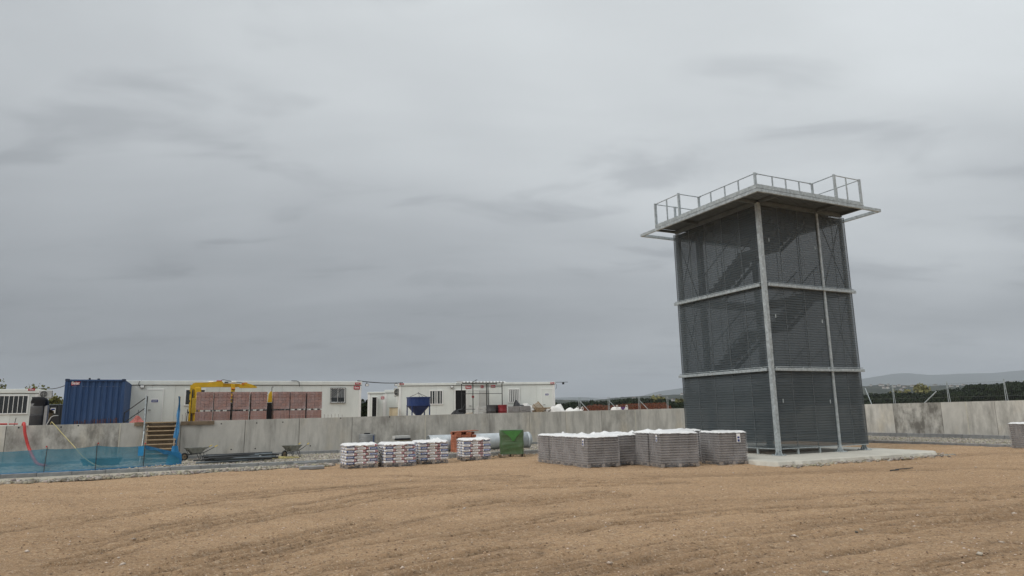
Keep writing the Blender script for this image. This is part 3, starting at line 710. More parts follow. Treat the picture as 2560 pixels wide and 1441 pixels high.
        for wv in (w0 - 0.02, w1 + 0.005):
            e = start + run
            q = MB().prism([(start, z_a - 0.20), (start, z_a - 0.02), (e, z_b - 0.03), (e, z_b - 0.24)], wv, wv + 0.015, axis='x' if axis == 'y' else 'y')
            q.build('stringer', STEEL_DK, f)
            h = MB()
            def pt(s, z): return (wv + 0.007, s, z) if axis == 'y' else (s, wv + 0.007, z)
            h.tube(pt(start, z_a + 1.0), pt(e, z_b + 1.0), 0.02, 6)
            for t in (0.1, 0.5, 0.9): h.tube(pt(start + run * t, z_a + (z_b - z_a) * t), pt(start + run * t, z_a + (z_b - z_a) * t + 1.0), 0.014, 6)
            h.build('handrail', STEEL_DK, f)
    for za, zc in zip(bots, tops):
        zm = (za + zc) / 2
        flight('y', 3.55, za, zm, -2.35, 0.22, 1.18)
        flight('x', 1.22, zm, zc, 2.0, 0.22, 1.18)
        m = MB().box(0.22, 1.2, 0.22, 1.18, zm - 0.10, zm - 0.005); m.build('landing', GALV_DK, tw)
        m = MB().box(3.24, A - 0.22, 0.22, 3.6, zc - 0.09, zc).box(0.22, A - 0.22, 3.605, B - 0.22, zc - 0.09, zc); m.build('landing', GALV_DK, tw)
        h = MB()
        for (p, q) in (((0.2, 0.2), (0.2, 1.2)), ((0.2, 0.2), (1.2, 0.2))):
            for dz in (0.5, 1.0): h.tube((p[0], p[1], zm + dz), (q[0], q[1], zm + dz), 0.018, 6)
        h.build('landing_rail', STEEL_DK, tw)
    # --- roof platform
    r0, l0, r1, l1 = -1.157, -1.149, 5.73, 6.0            # outer frame
    fz0, fz1 = zp, zp + 0.125
    beam = 0.09
    def frame_beam(x0, x1, y0, y1, za=fz0, zc=fz1, name='frame_beam', mat=GALV): MB().bevbox(x0, x1, y0, y1, za, zc, 0.006).build(name, mat, tw)
    frame_beam(r0, r1, l0, l0 + beam); frame_beam(r0, r0 + beam, l0 + beam + .002, l1)
    frame_beam(r1 - beam, r1, l0 + beam + .002, 5.1); frame_beam(r0 + beam + .002, 4.9, l1 - beam, l1)
    frame_beam(4.72, 4.80, 3.2, l1 - beam - .002); frame_beam(3.2, r1 - beam - .002, 4.86, 4.94)
    # joists carrying the deck, dark against the corrugation
    for y in (0.02, 3.30, 4.86):
        MB().bevbox(r0 + beam + .002, 0.0, y, y + 0.08, fz0 + 0.004, fz1 - 0.01, 0.005).build('deck_joist', GALV_DK, tw)
    for x in (0.02, 3.15, 4.62):
        MB().bevbox(x, x + 0.08, l0 + beam + .002, 0.0, fz0 + 0.004, fz1 - 0.01, 0.005).build('deck_joist', GALV_DK, tw)
    MB().box(-0.09, 0.02, 0.1, 4.86, fz0 - 0.05, fz1 - 0.02).build('edge_beam', GALV_DK, tw); MB().box(0.1, 4.7, -0.09, 0.02, fz0 - 0.05, fz1 - 0.02).build('edge_beam', GALV_DK, tw)
    # corrugated deck: ribs run across each walkway
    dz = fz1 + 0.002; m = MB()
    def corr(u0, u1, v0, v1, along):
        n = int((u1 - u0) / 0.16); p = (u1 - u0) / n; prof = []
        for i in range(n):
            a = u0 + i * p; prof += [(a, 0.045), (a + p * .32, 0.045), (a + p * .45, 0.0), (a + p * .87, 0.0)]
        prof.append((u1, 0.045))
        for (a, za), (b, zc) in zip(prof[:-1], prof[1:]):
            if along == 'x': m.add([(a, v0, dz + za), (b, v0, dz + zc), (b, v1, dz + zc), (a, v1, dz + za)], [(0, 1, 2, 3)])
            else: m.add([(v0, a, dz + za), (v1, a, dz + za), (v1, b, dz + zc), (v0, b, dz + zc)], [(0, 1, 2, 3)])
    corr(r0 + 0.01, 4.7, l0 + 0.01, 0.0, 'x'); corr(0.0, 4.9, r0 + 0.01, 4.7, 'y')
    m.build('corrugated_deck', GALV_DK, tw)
    MB().box(r0 + 0.012, 4.69, l0 + 0.012, 4.89, dz + 0.047, dz + 0.055).build('deck_plate', GALV_DK, tw)
    # toe boards
    tz0, tz1 = fz1 + 0.012, fz1 + 0.165
    MB().box(r0, r0 + 0.012, l0, 3.14, tz0, tz1).build('toe_board', GALV, tw); MB().box(r0, r0 + 0.012, 3.15, 4.85, tz0 - 0.004, tz1 - 0.01).build('toe_board', GALV, tw)
    MB().box(r0 + 0.013, 3.1, l0, l0 + 0.012, tz0, tz1).build('toe_board', GALV, tw); MB().box(3.11, 4.64, l0, l0 + 0.012, tz0 - 0.004, tz1 - 0.01).build('toe_board', GALV, tw)
    # railing
    rt = 11.0 - Z0
    def rpost(x, y, w=0.05, z=rt, name='railing_post'):
        MB().bevbox(x - w, x + w, y - w * 0.45, y + w * 0.45, fz1 + 0.06, z, 0.006).build(name, GALV, tw)
    big = [(0, 0), (r0 + .05, 3.25), (r0 + .05, 4.85), (3.15, l0 + .05), (4.64, l0 + .05)]
    mid = [(0, 3.25), (3.19, 0), (0, 4.85), (4.64, 0), (0.0, 4.85)]
    small = [(0, .9), (0, 1.67), (0, 2.5), (.93, 0), (1.67, 0), (2.43, 0), (r0 + .05, 4.06), (3.83, l0 + .05)]
    back = [(1.2, 4.85), (2.4, 4.85), (3.5, 4.85), (4.64, 4.85), (4.64, 1.2), (4.64, 2.4), (4.64, 3.6)]
    for p in big: rpost(*p, w=0.062, z=rt + 0.02)
    for p in mid[:4]: rpost(*p, w=0.055, z=rt)
    for p in small + back: rpost(*p, w=0.034, z=rt - 0.02)
    runs = [((0, 0), (0, 3.25)), ((0, 3.25), (r0 + .05, 3.25)), ((r0 + .05, 3.25), (r0 + .05, 4.85)), ((r0 + .05, 4.85), (4.64, 4.85)), ((4.64, 4.85), (4.64, l0 + .05)),
            ((4.64, l0 + .05), (3.15, l0 + .05)), ((3.15, l0 + .05), (3.19, 0)), ((3.19, 0), (0, 0))]
    for a, b in runs:
        MB().tube((a[0], a[1], rt - 0.02), (b[0], b[1], rt - 0.02), 0.021, 8).build('top_rail', GALV, tw)
    for (x, y) in [(0.1, 0), (3.08, 0), (0.0, 3.15), (0.08, 4.85)]:
        MB().lathe([(0.001, -0.045), (0.032, -0.03), (0.045, 0), (0.032, 0.03), (0.001, 0.045)], 10, (x, y)).build('rail_joint', GALV, tw, True).location.z = rt - 0.02
    # door latches on the cladding
    for (x, z) in [(0.42, 5.1), (2.95, 5.0), (0.42, 8.1), (2.95, 8.0), (0.42, 1.9), (2.95, 1.85)]:
        MB().box(x, x + 0.03, -0.03, -0.003, z, z + 0.14).build('latch', GALV, tw)
build_tower()
# things lying on the slab under the cladding
for i, (r, l, L, a, lab) in enumerate([(0.35, 0.9, 2.6, 0.1, 'nearest grey timber plank lying under the tower cladding'), (0.5, 1.35, 3.0, -0.05, 'middle timber plank lying under the tower cladding'), (-0.1, 1.8, 2.8, 0.04, 'rearmost timber plank lying under the tower cladding')]):
    tag(MB().bevbox(0, L, -0.1, 0.1, 0, 0.05, 0.006).build('timber_plank', WOOD_GREY, None, loc=S(r, l, 0.152), rotz=T + a), lab, 'plank', 'planks stored under the tower')

# ================================================================== LETTERING
_text = {}
def text_mesh(s, mat):
    key = (s, mat.name)
    if key not in _text:
        cu = bpy.data.curves.new('lettering', 'FONT'); cu.body = s; cu.size = 1.0; cu.align_x = 'CENTER'; cu.align_y = 'CENTER'; cu.extrude = 0.0; cu.offset = 0.015
        o = bpy.data.objects.new('lettering', cu); col.objects.link(o)
        dg = bpy.context.evaluated_depsgraph_get(); dg.update()
        me = bpy.data.meshes.new_from_object(o.evaluated_get(dg)); me.materials.clear(); me.materials.append(mat)
        bpy.data.objects.remove(o); bpy.data.curves.remove(cu); _text[key] = me
    return _text[key]
def lettering(parent, s, x, y, z, size, mat=WHITE_PAINT, sx=1.0):
    o = obj('lettering', text_mesh(s, mat), parent, (x, y, z)); o.rotation_euler = (R(90), 0, 0); o.scale = (size * sx, size, size); return o
def sign(parent, x0, x1, z0, z1, y, s='Balat', name='sign', mat=RED):
    p = MB().bevbox(x0, x1, y - 0.012, y, z0, z1, 0.002).build(name, mat, parent)
    h = z1 - z0; lettering(p, s, (x0 + x1) / 2, y - 0.015, (z0 + z1) / 2, h * 0.8, sx=min(1.0, (x1 - x0) / (h * 0.8 * 2.6)))
    return p
def plaque(parent, x0, x1, z0, z1, y):
    p = MB().bevbox(x0 - .04, x1 + .04, y - 0.006, y, z0 - .05, z1 + .07, 0.002).build('door_plaque', WHITE_TRIM, parent)
    MB().box(x0, x1, y - 0.010, y - 0.0062, z0, z1).build('plaque_field', SIGN_BLUE, p)
    m = MB(); zc = (z0 + z1) / 2; w = (x1 - x0)
    for k in range(6): m.box(x0 + w * (0.14 + 0.122 * k), x0 + w * (0.14 + 0.122 * k + 0.09), y - 0.013, y - 0.0102, zc - 0.022, zc + 0.022)
    m.build('plaque_print', WHITE_PAINT, p)

# ================================================================== CABINS
def window(parent, x0, x1, z0, z1, y=0.0, bars='white', nb=5, half=True):
    w = MB(); f = 0.07
    w.bevbox(x0 - f, x1 + f, y - 0.035, y + 0.0, z1, z1 + f, 0.006).bevbox(x0 - f, x1 + f, y - 0.045, y + 0.0, z0 - f, z0, 0.006)
    w.bevbox(x0 - f, x0, y - 0.035, y, z0 + .001, z1 - .001, 0.006).bevbox(x1, x1 + f, y - 0.035, y, z0 + .001, z1 - .001, 0.006)
    o = w.build('window', WHITE_TRIM, parent)
    MB().box(x0, x1, y - 0.008, y - 0.002, z0, z1).build('pane', GLASS_DK, o)
    MB().box((x0 + x1) / 2 - 0.02, (x0 + x1) / 2 + 0.02, y - 0.03, y - 0.0085, z0, z1).build('sash_bar', WHITE_TRIM, o)
    if bars == 'white':
        for i in range(nb):
            t = x0 + (x1 - x0) * (i + 0.75) / (nb + 0.5)
            MB().bevbox(t - 0.022, t + 0.022, y - 0.05, y - 0.031, z0 + 0.01, z1 - 0.01, 0.004).build('bar', WHITE_TRIM, o)
    if bars == 'curtain':
        for i in range(nb):
            t = x0 + (x1 - x0) * (i + 0.5) / nb
            MB().bevbox(t - 0.035, t + 0.035, y - 0.05, y - 0.031, z0 + 0.01, z1 - 0.01, 0.004).build('bar', WHITE_TRIM, o)
    if bars == 'grille':
        g = MB(); gx0, gx1, gz0, gz1 = x0 - .06, x1 + .06, z0 - .06, z1 + .06; yy = y - 0.09
        for a, b in (((gx0, gz0), (gx1, gz0)), ((gx0, gz1), (gx1, gz1)), ((gx0, gz0), (gx0, gz1)), ((gx1, gz0), (gx1, gz1))): g.tube((a[0], yy, a[1]), (b[0], yy, b[1]), 0.016, 6)
        w_ = gx1 - gx0; h_ = gz1 - gz0
        for k in range(1, 6): g.tube((gx0, yy, gz0 + h_ * k / 6 * .9 + .1), (gx0 + w_ * (6 - k) / 6, yy, gz1), 0.012, 6)
        for k in range(3): g.tube((gx0 + w_ * (0.5 + 0.16 * k), yy, gz0), (gx0 + w_ * (0.5 + 0.16 * k), yy, gz0 + h_ * (0.45 + 0.16 * k)), 0.012, 6)
        for xx, zz in ((gx0, gz0), (gx1, gz0), (gx0, gz1), (gx1, gz1)): g.tube((xx, yy, zz), (xx, y, zz), 0.012, 6)
        g.build('grille', STEEL_DK, o)
        s = MB()
        for k in range(9): s.box(x0 + .01, x1 - .01, y - 0.014, y - 0.009, z0 + h_ * .30 + k * 0.068, z0 + h_ * .30 + k * 0.068 + 0.05)
        s.build('blind', M('grey_blind', (0.28, 0.30, 0.31), 0.6), o)
    return o
def door(parent, x0, x1, z0, z1, y=0.0, open_=False, plq=None, mat=WHITE_PANEL):
    f = 0.055; w = MB()
    w.bevbox(x0 - f, x1 + f, y - 0.035, y, z1, z1 + f, 0.006).bevbox(x0 - f, x0, y - 0.035, y, z0, z1 - .001, 0.006).bevbox(x1, x1 + f, y - 0.035, y, z0, z1 - .001, 0.006)
    d = w.build('door', WHITE_TRIM, parent)
    if open_:
        MB().box(x0, x1, y - 0.004, y - 0.001, z0, z1).build('painted_doorway_shade', M('doorway_shade_black', (0.012, 0.012, 0.013), 0.9), d)  # flat black sheet painting the doorway's inner darkness; no recess behind
        return d
    MB().bevbox(x0 + .004, x1 - .004, y - 0.022, y - 0.002, z0, z1 - .004, 0.003).build('door_leaf', mat, d)
    MB().box(x0 + .09, x0 + .13, y - 0.05, y - 0.0225, z0 + 1.0, z0 + 1.03).box(x0 + .09, x0 + .22, y - 0.07, y - 0.05, z0 + 1.0, z0 + 1.025).build('door_handle', STEEL_DK, d)
    if plq: plaque(d, *plq, y - 0.0225)
    return d
def cabin(name, label, loc, rotz, L, H, D=2.45, fascia=0.25, seam=1.15, side_panels=True):
    c = thing(name, label, 'cabin', loc, rotz)
    MB().box(0.03, L - 0.03, 0.03, D - 0.03, 0.12, H - 0.03).build('cabin_core', M('cabin_core_' + name, (0.3, 0.3, 0.29), 0.8), c)
    n = max(1, round((L - 0.3) / seam)); p = (L - 0.3) / n; zt_ = H - fascia
    me = MB().bevbox(0.003, p - 0.003, 0.0, 0.028, 0.14, zt_ - .004, 0.004).mesh('wall_panel', WHITE_PANEL)
    for i in range(n): obj('wall_panel', me, c, (0.15 + i * p, 0.0, 0))
    for x in (0.0, L - 0.148):
        MB().bevbox(x, x + 0.148, -0.012, 0.14, 0.0, zt_ - .004, 0.01).build('corner_post', WHITE_TRIM, c)
    for x in (-0.001, L - 0.029):
        MB().bevbox(x, x + 0.03, 0.142, D - 0.05, 0.14, zt_ - .004, 0.004).build('end_panel', WHITE_PANEL, c)
    MB().bevbox(-0.04, L + 0.04, -0.05, 0.12, zt_ + 0.02, H, 0.015).bevbox(-0.04, 0.1, 0.122, D, zt_ + 0.02, H, 0.015).bevbox(L - 0.1, L + 0.04, 0.122, D, zt_ + 0.02, H, 0.015).build('roof_fascia', WHITE_PANEL, c)
    MB().box(-0.02, L + 0.02, -0.02, 0.1, zt_ - 0.002, zt_ + 0.019).build('fascia_shadow_line', M('gap_' + name, (0.09, 0.09, 0.09), 0.8), c)  # dark strip painting the shadow line under the fascia
    MB().box(0.0, L, 0.1, D, H - 0.06, H - 0.02).build('roof', WHITE_OLD, c)
    MB().bevbox(0, L, -0.01, D, 0.0, 0.118, 0.01).build('base_frame', GALV_DK, c)
    return c
def ac_unit(parent, x, y, z, w=0.75, h=0.52, d=0.28, facing='-y'):
    # split-unit condenser on brackets, fan grille on its front
    a = MB().bevbox(0, w, 0, d, 0, h, 0.025).build('air_conditioner', WHITE_OLD, parent, loc=(x, y, z))
    if facing == 'x': a.rotation_euler = (0, 0, R(90))
    g = MB().tube((w * .38, 0.0, h * .5), (w * .38, -0.012, h * .5), h * .40, 24).build('fan_opening', BLACK, a)
    m = MB()
    for k in range(5):
        r = h * .4 * (k + 1) / 5
        pts = [(w * .38 + r * math.cos(t * math.pi / 12), -0.02, h * .5 + r * math.sin(t * math.pi / 12)) for t in range(25)]
        m.path(pts, 0.004, 4)
    m.tube((w * .38 - h * .4, -0.02, h * .5), (w * .38 + h * .4, -0.02, h * .5), 0.005, 4).tube((w * .38, -0.02, h * .1), (w * .38, -0.02, h * .9), 0.005, 4)
    m.build('fan_grille', WHITE_OLD, a)
    s = MB()
    for r_ in range(2):
        for q in range(4): s.box(w + 0.001, w + 0.006, 0.05 + r_ * 0.10, 0.13 + r_ * 0.10, h * (.12 + .2 * q), h * (.12 + .2 * q) + h * .14)
    s.build('side_louvres', BLACK, a)
    MB().box(0.08, 0.12, 0.02, d + .12, -0.04, -0.002).box(w - .12, w - .08, 0.02, d + .12, -0.04, -0.002).build('bracket', GALV, a)
    return a
def floodlight(parent, x, y, z):
    f = MB().bevbox(x - .11, x + .11, y - .05, y + .03, z - .08, z + .08, .015).build('floodlight', STEEL_DK, parent)
    MB().box(x - .09, x + .09, y - .054, y - .0505, z - .06, z + .06).build('lens', WHITE_TRIM, f)
    MB().box(x - .02, x + .02, y + .03, y + .06, z - .02, z + .16).build('bracket', STEEL_DK, f)
TZ = 1.17
def build_cabins():
    # --- long cabin behind the brick packs
    c1 = cabin('site_cabin', 'long white site cabin behind the brick packs with one blue door plaque', S(-22.55, 24.0, TZ), T, 12.9, 2.77)
    X = lambda r: r + 22.55
    Zc = lambda z: z - TZ
    door(c1, X(-21.46), X(-20.72), 0.16, Zc(3.43), plq=(X(-21.25), X(-20.93), Zc(2.76), Zc(2.90)))
    window(c1, X(-19.55), X(-18.6), Zc(2.62), Zc(3.42), bars='white', nb=3)
    window(c1, X(-11.5), X(-10.7), Zc(2.68), Zc(3.47), bars='grille')
    sign(c1, X(-10.06), X(-9.72), Zc(3.735), Zc(3.86), -0.051); sign(c1, X(-10.13), X(-9.75), Zc(3.44), Zc(3.66), -0.013)
    ac_unit(c1, 12.95, 0.15, 2.02, facing='x', w=0.8, d=0.3)
    floodlight(c1, 13.25, 0.0, 2.55); floodlight(c1, X(-21.75), -0.06, Zc(3.62))
    m = MB().path([(X(-21.85), -0.04, Zc(3.62)), (X(-21.95), -0.08, Zc(3.72)), (X(-21.9), -0.06, Zc(3.88)), (X(-21.8), 0.0, Zc(3.95))], 0.012, 6); m.build('lamp_cable', BLACK, c1)
    m = MB().path([(X(-13.9), -0.06, Zc(3.97)), (X(-13.6), -0.08, Zc(3.96)), (X(-13.45), -0.09, Zc(3.9)), (X(-13.42), -0.09, Zc(3.62))], 0.016, 6); m.build('wall_cable', BLACK, c1)
    # --- long cabin right of it
    c2 = cabin('site_cabin', 'long white site cabin with an open dark doorway behind the blue hopper', (-7.82, 46.49, TZ), R(11.86), 10.98, 2.78, fascia=0.2)
    window(c2, 2.12, 2.92, 1.36, 2.22, bars='white', nb=4)
    door(c2, 3.86, 4.58, 0.16, 2.25, open_=True)
    d = door(c2, 4.73, 5.42, 0.16, 2.22); MB().box(4.99, 5.15, -0.03, -0.0225, 1.73, 1.87).build('notice', RED, d)
    w = MB().bevbox(5.52, 6.2, -0.03, -0.002, 0.9, 2.24, 0.01).build('sliding_panel', WHITE_OLD, c2)
    window(c2, 7.65, 8.34, 1.42, 2.26, bars='curtain', nb=5)
    door(c2, 10.02, 10.78, 0.16, 2.27, plq=(10.26, 10.5, 1.83, 1.95))
    sign(c2, 4.56, 4.97, 2.36, 2.56, -0.012); sign(c2, 10.66, 10.94, 2.62, 2.75, -0.051); sign(c2, 0.02, 0.31, 2.67, 2.77, -0.051)
    sign(c2, 6.35, 6.66, 2.42, 2.58, -0.012); sign(c2, 5.62, 5.83, 2.40, 2.56, -0.012)
    floodlight(c2, 3.59, -0.06, 2.5)
    ac_unit(c2, -0.32, 0.62, 1.9, w=0.62, h=0.58, d=0.3, facing='-y'); floodlight(c2, -0.2, 0.2, 2.68)
    b = MB().box(10.95, 12.0, 0.1, 0.13, 2.74, 2.77).build('lamp_arm', STEEL_DK, c2); MB().bevbox(11.58, 11.72, 0.06, 0.17, 2.6, 2.735, 0.01).build('lamp_head', BLACK, b)
    MB().path([(11.03, 0.05, 2.7), (11.12, 0.0, 2.55), (11.1, 0.0, 2.35), (11.05, 0.02, 2.25)], 0.012, 6).build('hanging_cable', BLACK, c2)
    # --- small cabin seen in the gap
    c3 = cabin('site_cabin', 'small white cabin with a barred window glimpsed through the gap between the long cabins', (-10.3, 54.5, TZ), R(10), 3.4, 2.62, D=2.2)
    window(c3, 1.0, 1.6, 1.5, 2.05, bars='white', nb=2); sign(c3, 0.9, 1.4, 2.42, 2.6, -0.051)
    c4 = cabin('toilet_cabin', 'narrow white cabin with a dark open door in the gap between the long cabins', (-11.15, 52.3, TZ), R(14), 1.25, 2.42, D=1.4, fascia=0.16, seam=1.0)
    door(c4, 0.3, 0.62, 0.15, 2.0, open_=True); MB().bevbox(0.63, 0.68, -0.55, -0.03, 0.15, 2.0, 0.01).build('open_door_leaf', WHITE_OLD, c4); sign(c4, 0.95, 1.2, 1.85, 2.05, -0.013)
    # --- cabin at the left edge
    c0 = cabin('site_cabin', 'white cabin at the left edge with a wide white-barred window', S(-32.6, 27.5, TZ), T, 5.6, 2.46)
    Y0 = 32.6
    wn = window(c0, -30.6 + Y0, -27.48 + Y0, 2.31 - TZ, 3.24 - TZ, bars=None)
    for k in range(14):
        x = -30.5 + Y0 + k * 0.216; MB().bevbox(x, x + 0.028, -0.06, -0.04, 2.27 - TZ, 3.28 - TZ, 0.004).build('bar', WHITE_TRIM, wn)
    sign(c0, -27.5 + Y0, -27.18 + Y0, 3.53 - TZ, 3.65 - TZ, -0.051)
    ac_unit(c0, 5.62, -0.1, 1.95, w=0.62, h=0.44, d=0.34)
build_cabins()
def sag(name, a, b, drop, r, label, mat=BLACK):
    a = Vector(a); b = Vector(b); pts = []
    for i in range(17):
        t = i / 16; p = a.lerp(b, t); p.z -= drop * 4 * t * (1 - t); pts.append(p)
    tag(MB().path(pts, r, 6).build(name, mat), label, 'cable')
sag('overhead_cable', S(-9.9, 24.0, 3.98), (-7.6, 46.6, 3.98), 0.07, 0.028, 'dark cable slung between the two long white cabins')
sag('overhead_cable', S(-26.7, 27.6, 3.66), S(-24.7, 20.2, 3.60), 0.1, 0.018, 'thin cable from the left cabin to the blue container')
def gap_items():
    # cream cupboard against the cabin end, and a dark evergreen hedge in the gap
    c = thing('storage_cupboard', 'cream cupboard standing against the end of the right-hand long cabin', 'cupboard', (-8.35, 45.9, TZ), R(12))
    MB().bevbox(0, 0.55, 0, 0.45, 0.0, 1.12, 0.01).build('carcass', M('cream_board', (0.55, 0.46, 0.31), 0.6), c)
    MB().bevbox(0.2, 0.54, -0.022, -0.001, 0.02, 1.08, 0.006).build('door_panel', M('cream_door', (0.64, 0.55, 0.38), 0.55), c)
    MB().bevbox(-0.02, 0.57, -0.03, 0.47, 1.122, 1.15, 0.006).build('cupboard_top', WOOD_DK, c)
gap_items()

# ================================================================== SHIPPING CONTAINER
def build_container():
    L, W, H = 6.06, 2.44, 2.59
    c = thing('shipping_container', 'dark blue corrugated shipping container standing end-on behind the wall', 'container', S(-24.68, 18.82, TZ - 0.0), T)
    # frame
    def cp(x, y): MB().bevbox(x, x + 0.12, y, y + 0.14, 0.11, H - 0.11, 0.012).build('corner_post', CONT_BLUE, c)
    for x in (0, W - 0.12):
        for y in (0, L - 0.14): cp(x, y)
    for x in (-0.006, W - 0.164):
        for y in (-0.006, L - 0.17):
            for z in (0, H - 0.105): MB().bevbox(x, x + 0.17, y, y + 0.176, z, z + 0.115, 0.012).build('corner_casting', M('casting_blue', (0.02, 0.035, 0.075), 0.6, 0, 0.3, 10), c)
    MB().bevbox(0.166, W - 0.166, 0.01, 0.11, 0.01, 0.15, 0.008).bevbox(0.166, W - 0.166, 0.01, 0.09, H - 0.10, H - 0.02, 0.008).build('end_rail', CONT_BLUE, c)
    # corrugated end wall
    def corr(axis, a0, a1, base, depth, z0, z1, pitch, name):
        n = round((a1 - a0) / pitch); p = (a1 - a0) / n; pr = []
        for i in range(n):
            a = a0 + i * p; pr += [(a, 0), (a + p * .34, 0), (a + p * .5, depth), (a + p * .84, depth)]
        pr.append((a1, 0)); m = MB()
        for (a, d), (b, e) in zip(pr[:-1], pr[1:]):
            if axis == 'x': m.add([(a, base + d, z0), (b, base + e, z0), (b, base + e, z1), (a, base + d, z1)], [(0, 1, 2, 3)])
            else: m.add([(base + d, a, z0), (base + e, b, z0), (base + e, b, z1), (base + d, a, z1)], [(0, 1, 2, 3)])
        m.build(name, CONT_BLUE, c)
    corr('x', 0.12, W - 0.12, 0.045, 0.045, 0.15, H - 0.10, 0.245, 'end_wall'); corr('x', 0.12, W - 0.12, L - 0.06, -0.045, 0.15, H - 0.10, 0.245, 'end_wall')
    corr('y', 0.14, L - 0.14, W - 0.02, -0.04, 0.1, H - 0.06, 0.278, 'side_wall'); corr('y', 0.14, L - 0.14, 0.02, 0.04, 0.1, H - 0.06, 0.278, 'side_wall')
    MB().box(0.02, W - 0.02, 0.02, L - 0.02, H - 0.055, H - 0.03).build('roof', CONT_BLUE, c)
    MB().box(0.05, W - 0.05, 0.05, L - 0.05, 0.1, 0.16).build('floor', WOOD_DK, c)
    MB().box(0.9, 0.98, 0.2, 0.26, H - 0.03, H + 0.06).box(1.25, 1.35, 0.25, 0.32, H - 0.03, H + 0.04).build('roof_fitting', BLACK, c)
    # worn red logo patch with white letters, pale scrape line and rust streaks low down
    p = MB().add([(0.24, 0.042, 2.30), (0.56, 0.042, 2.33), (0.60, 0.042, 2.47), (0.40, 0.042, 2.48), (0.30, 0.042, 2.42), (0.24, 0.042, 2.44)], [(0, 1, 2, 3, 4, 5)], 0)
    lg = p.build('logo_patch', RED, c); lettering(lg, 'Balat', 0.41, 0.037, 2.40, 0.19, sx=0.85)
    m = MB(); random.seed(5)
    for i in range(26):
        x = 0.5 + 1.75 * (i / 26) + random.uniform(-.03, .03); z = 0.62 + 0.16 * (x / 2.2) + random.uniform(-.05, .04)
        m.box(x, x + random.uniform(.015, .05), 0.040, 0.0435, 0.35, z)
    m.build('rust_streaks', CONT_RUST, c)
    m = MB()
    for i in range(16):
        x = 0.15 + i * 0.135; m.box(x, x + random.uniform(.04, .11), 0.0405, 0.0432, 2.24, 2.24 + random.uniform(.006, .016))
    m.build('scrape_line', M('pale_scrape', (0.16, 0.19, 0.25), 0.8), c)
build_container()

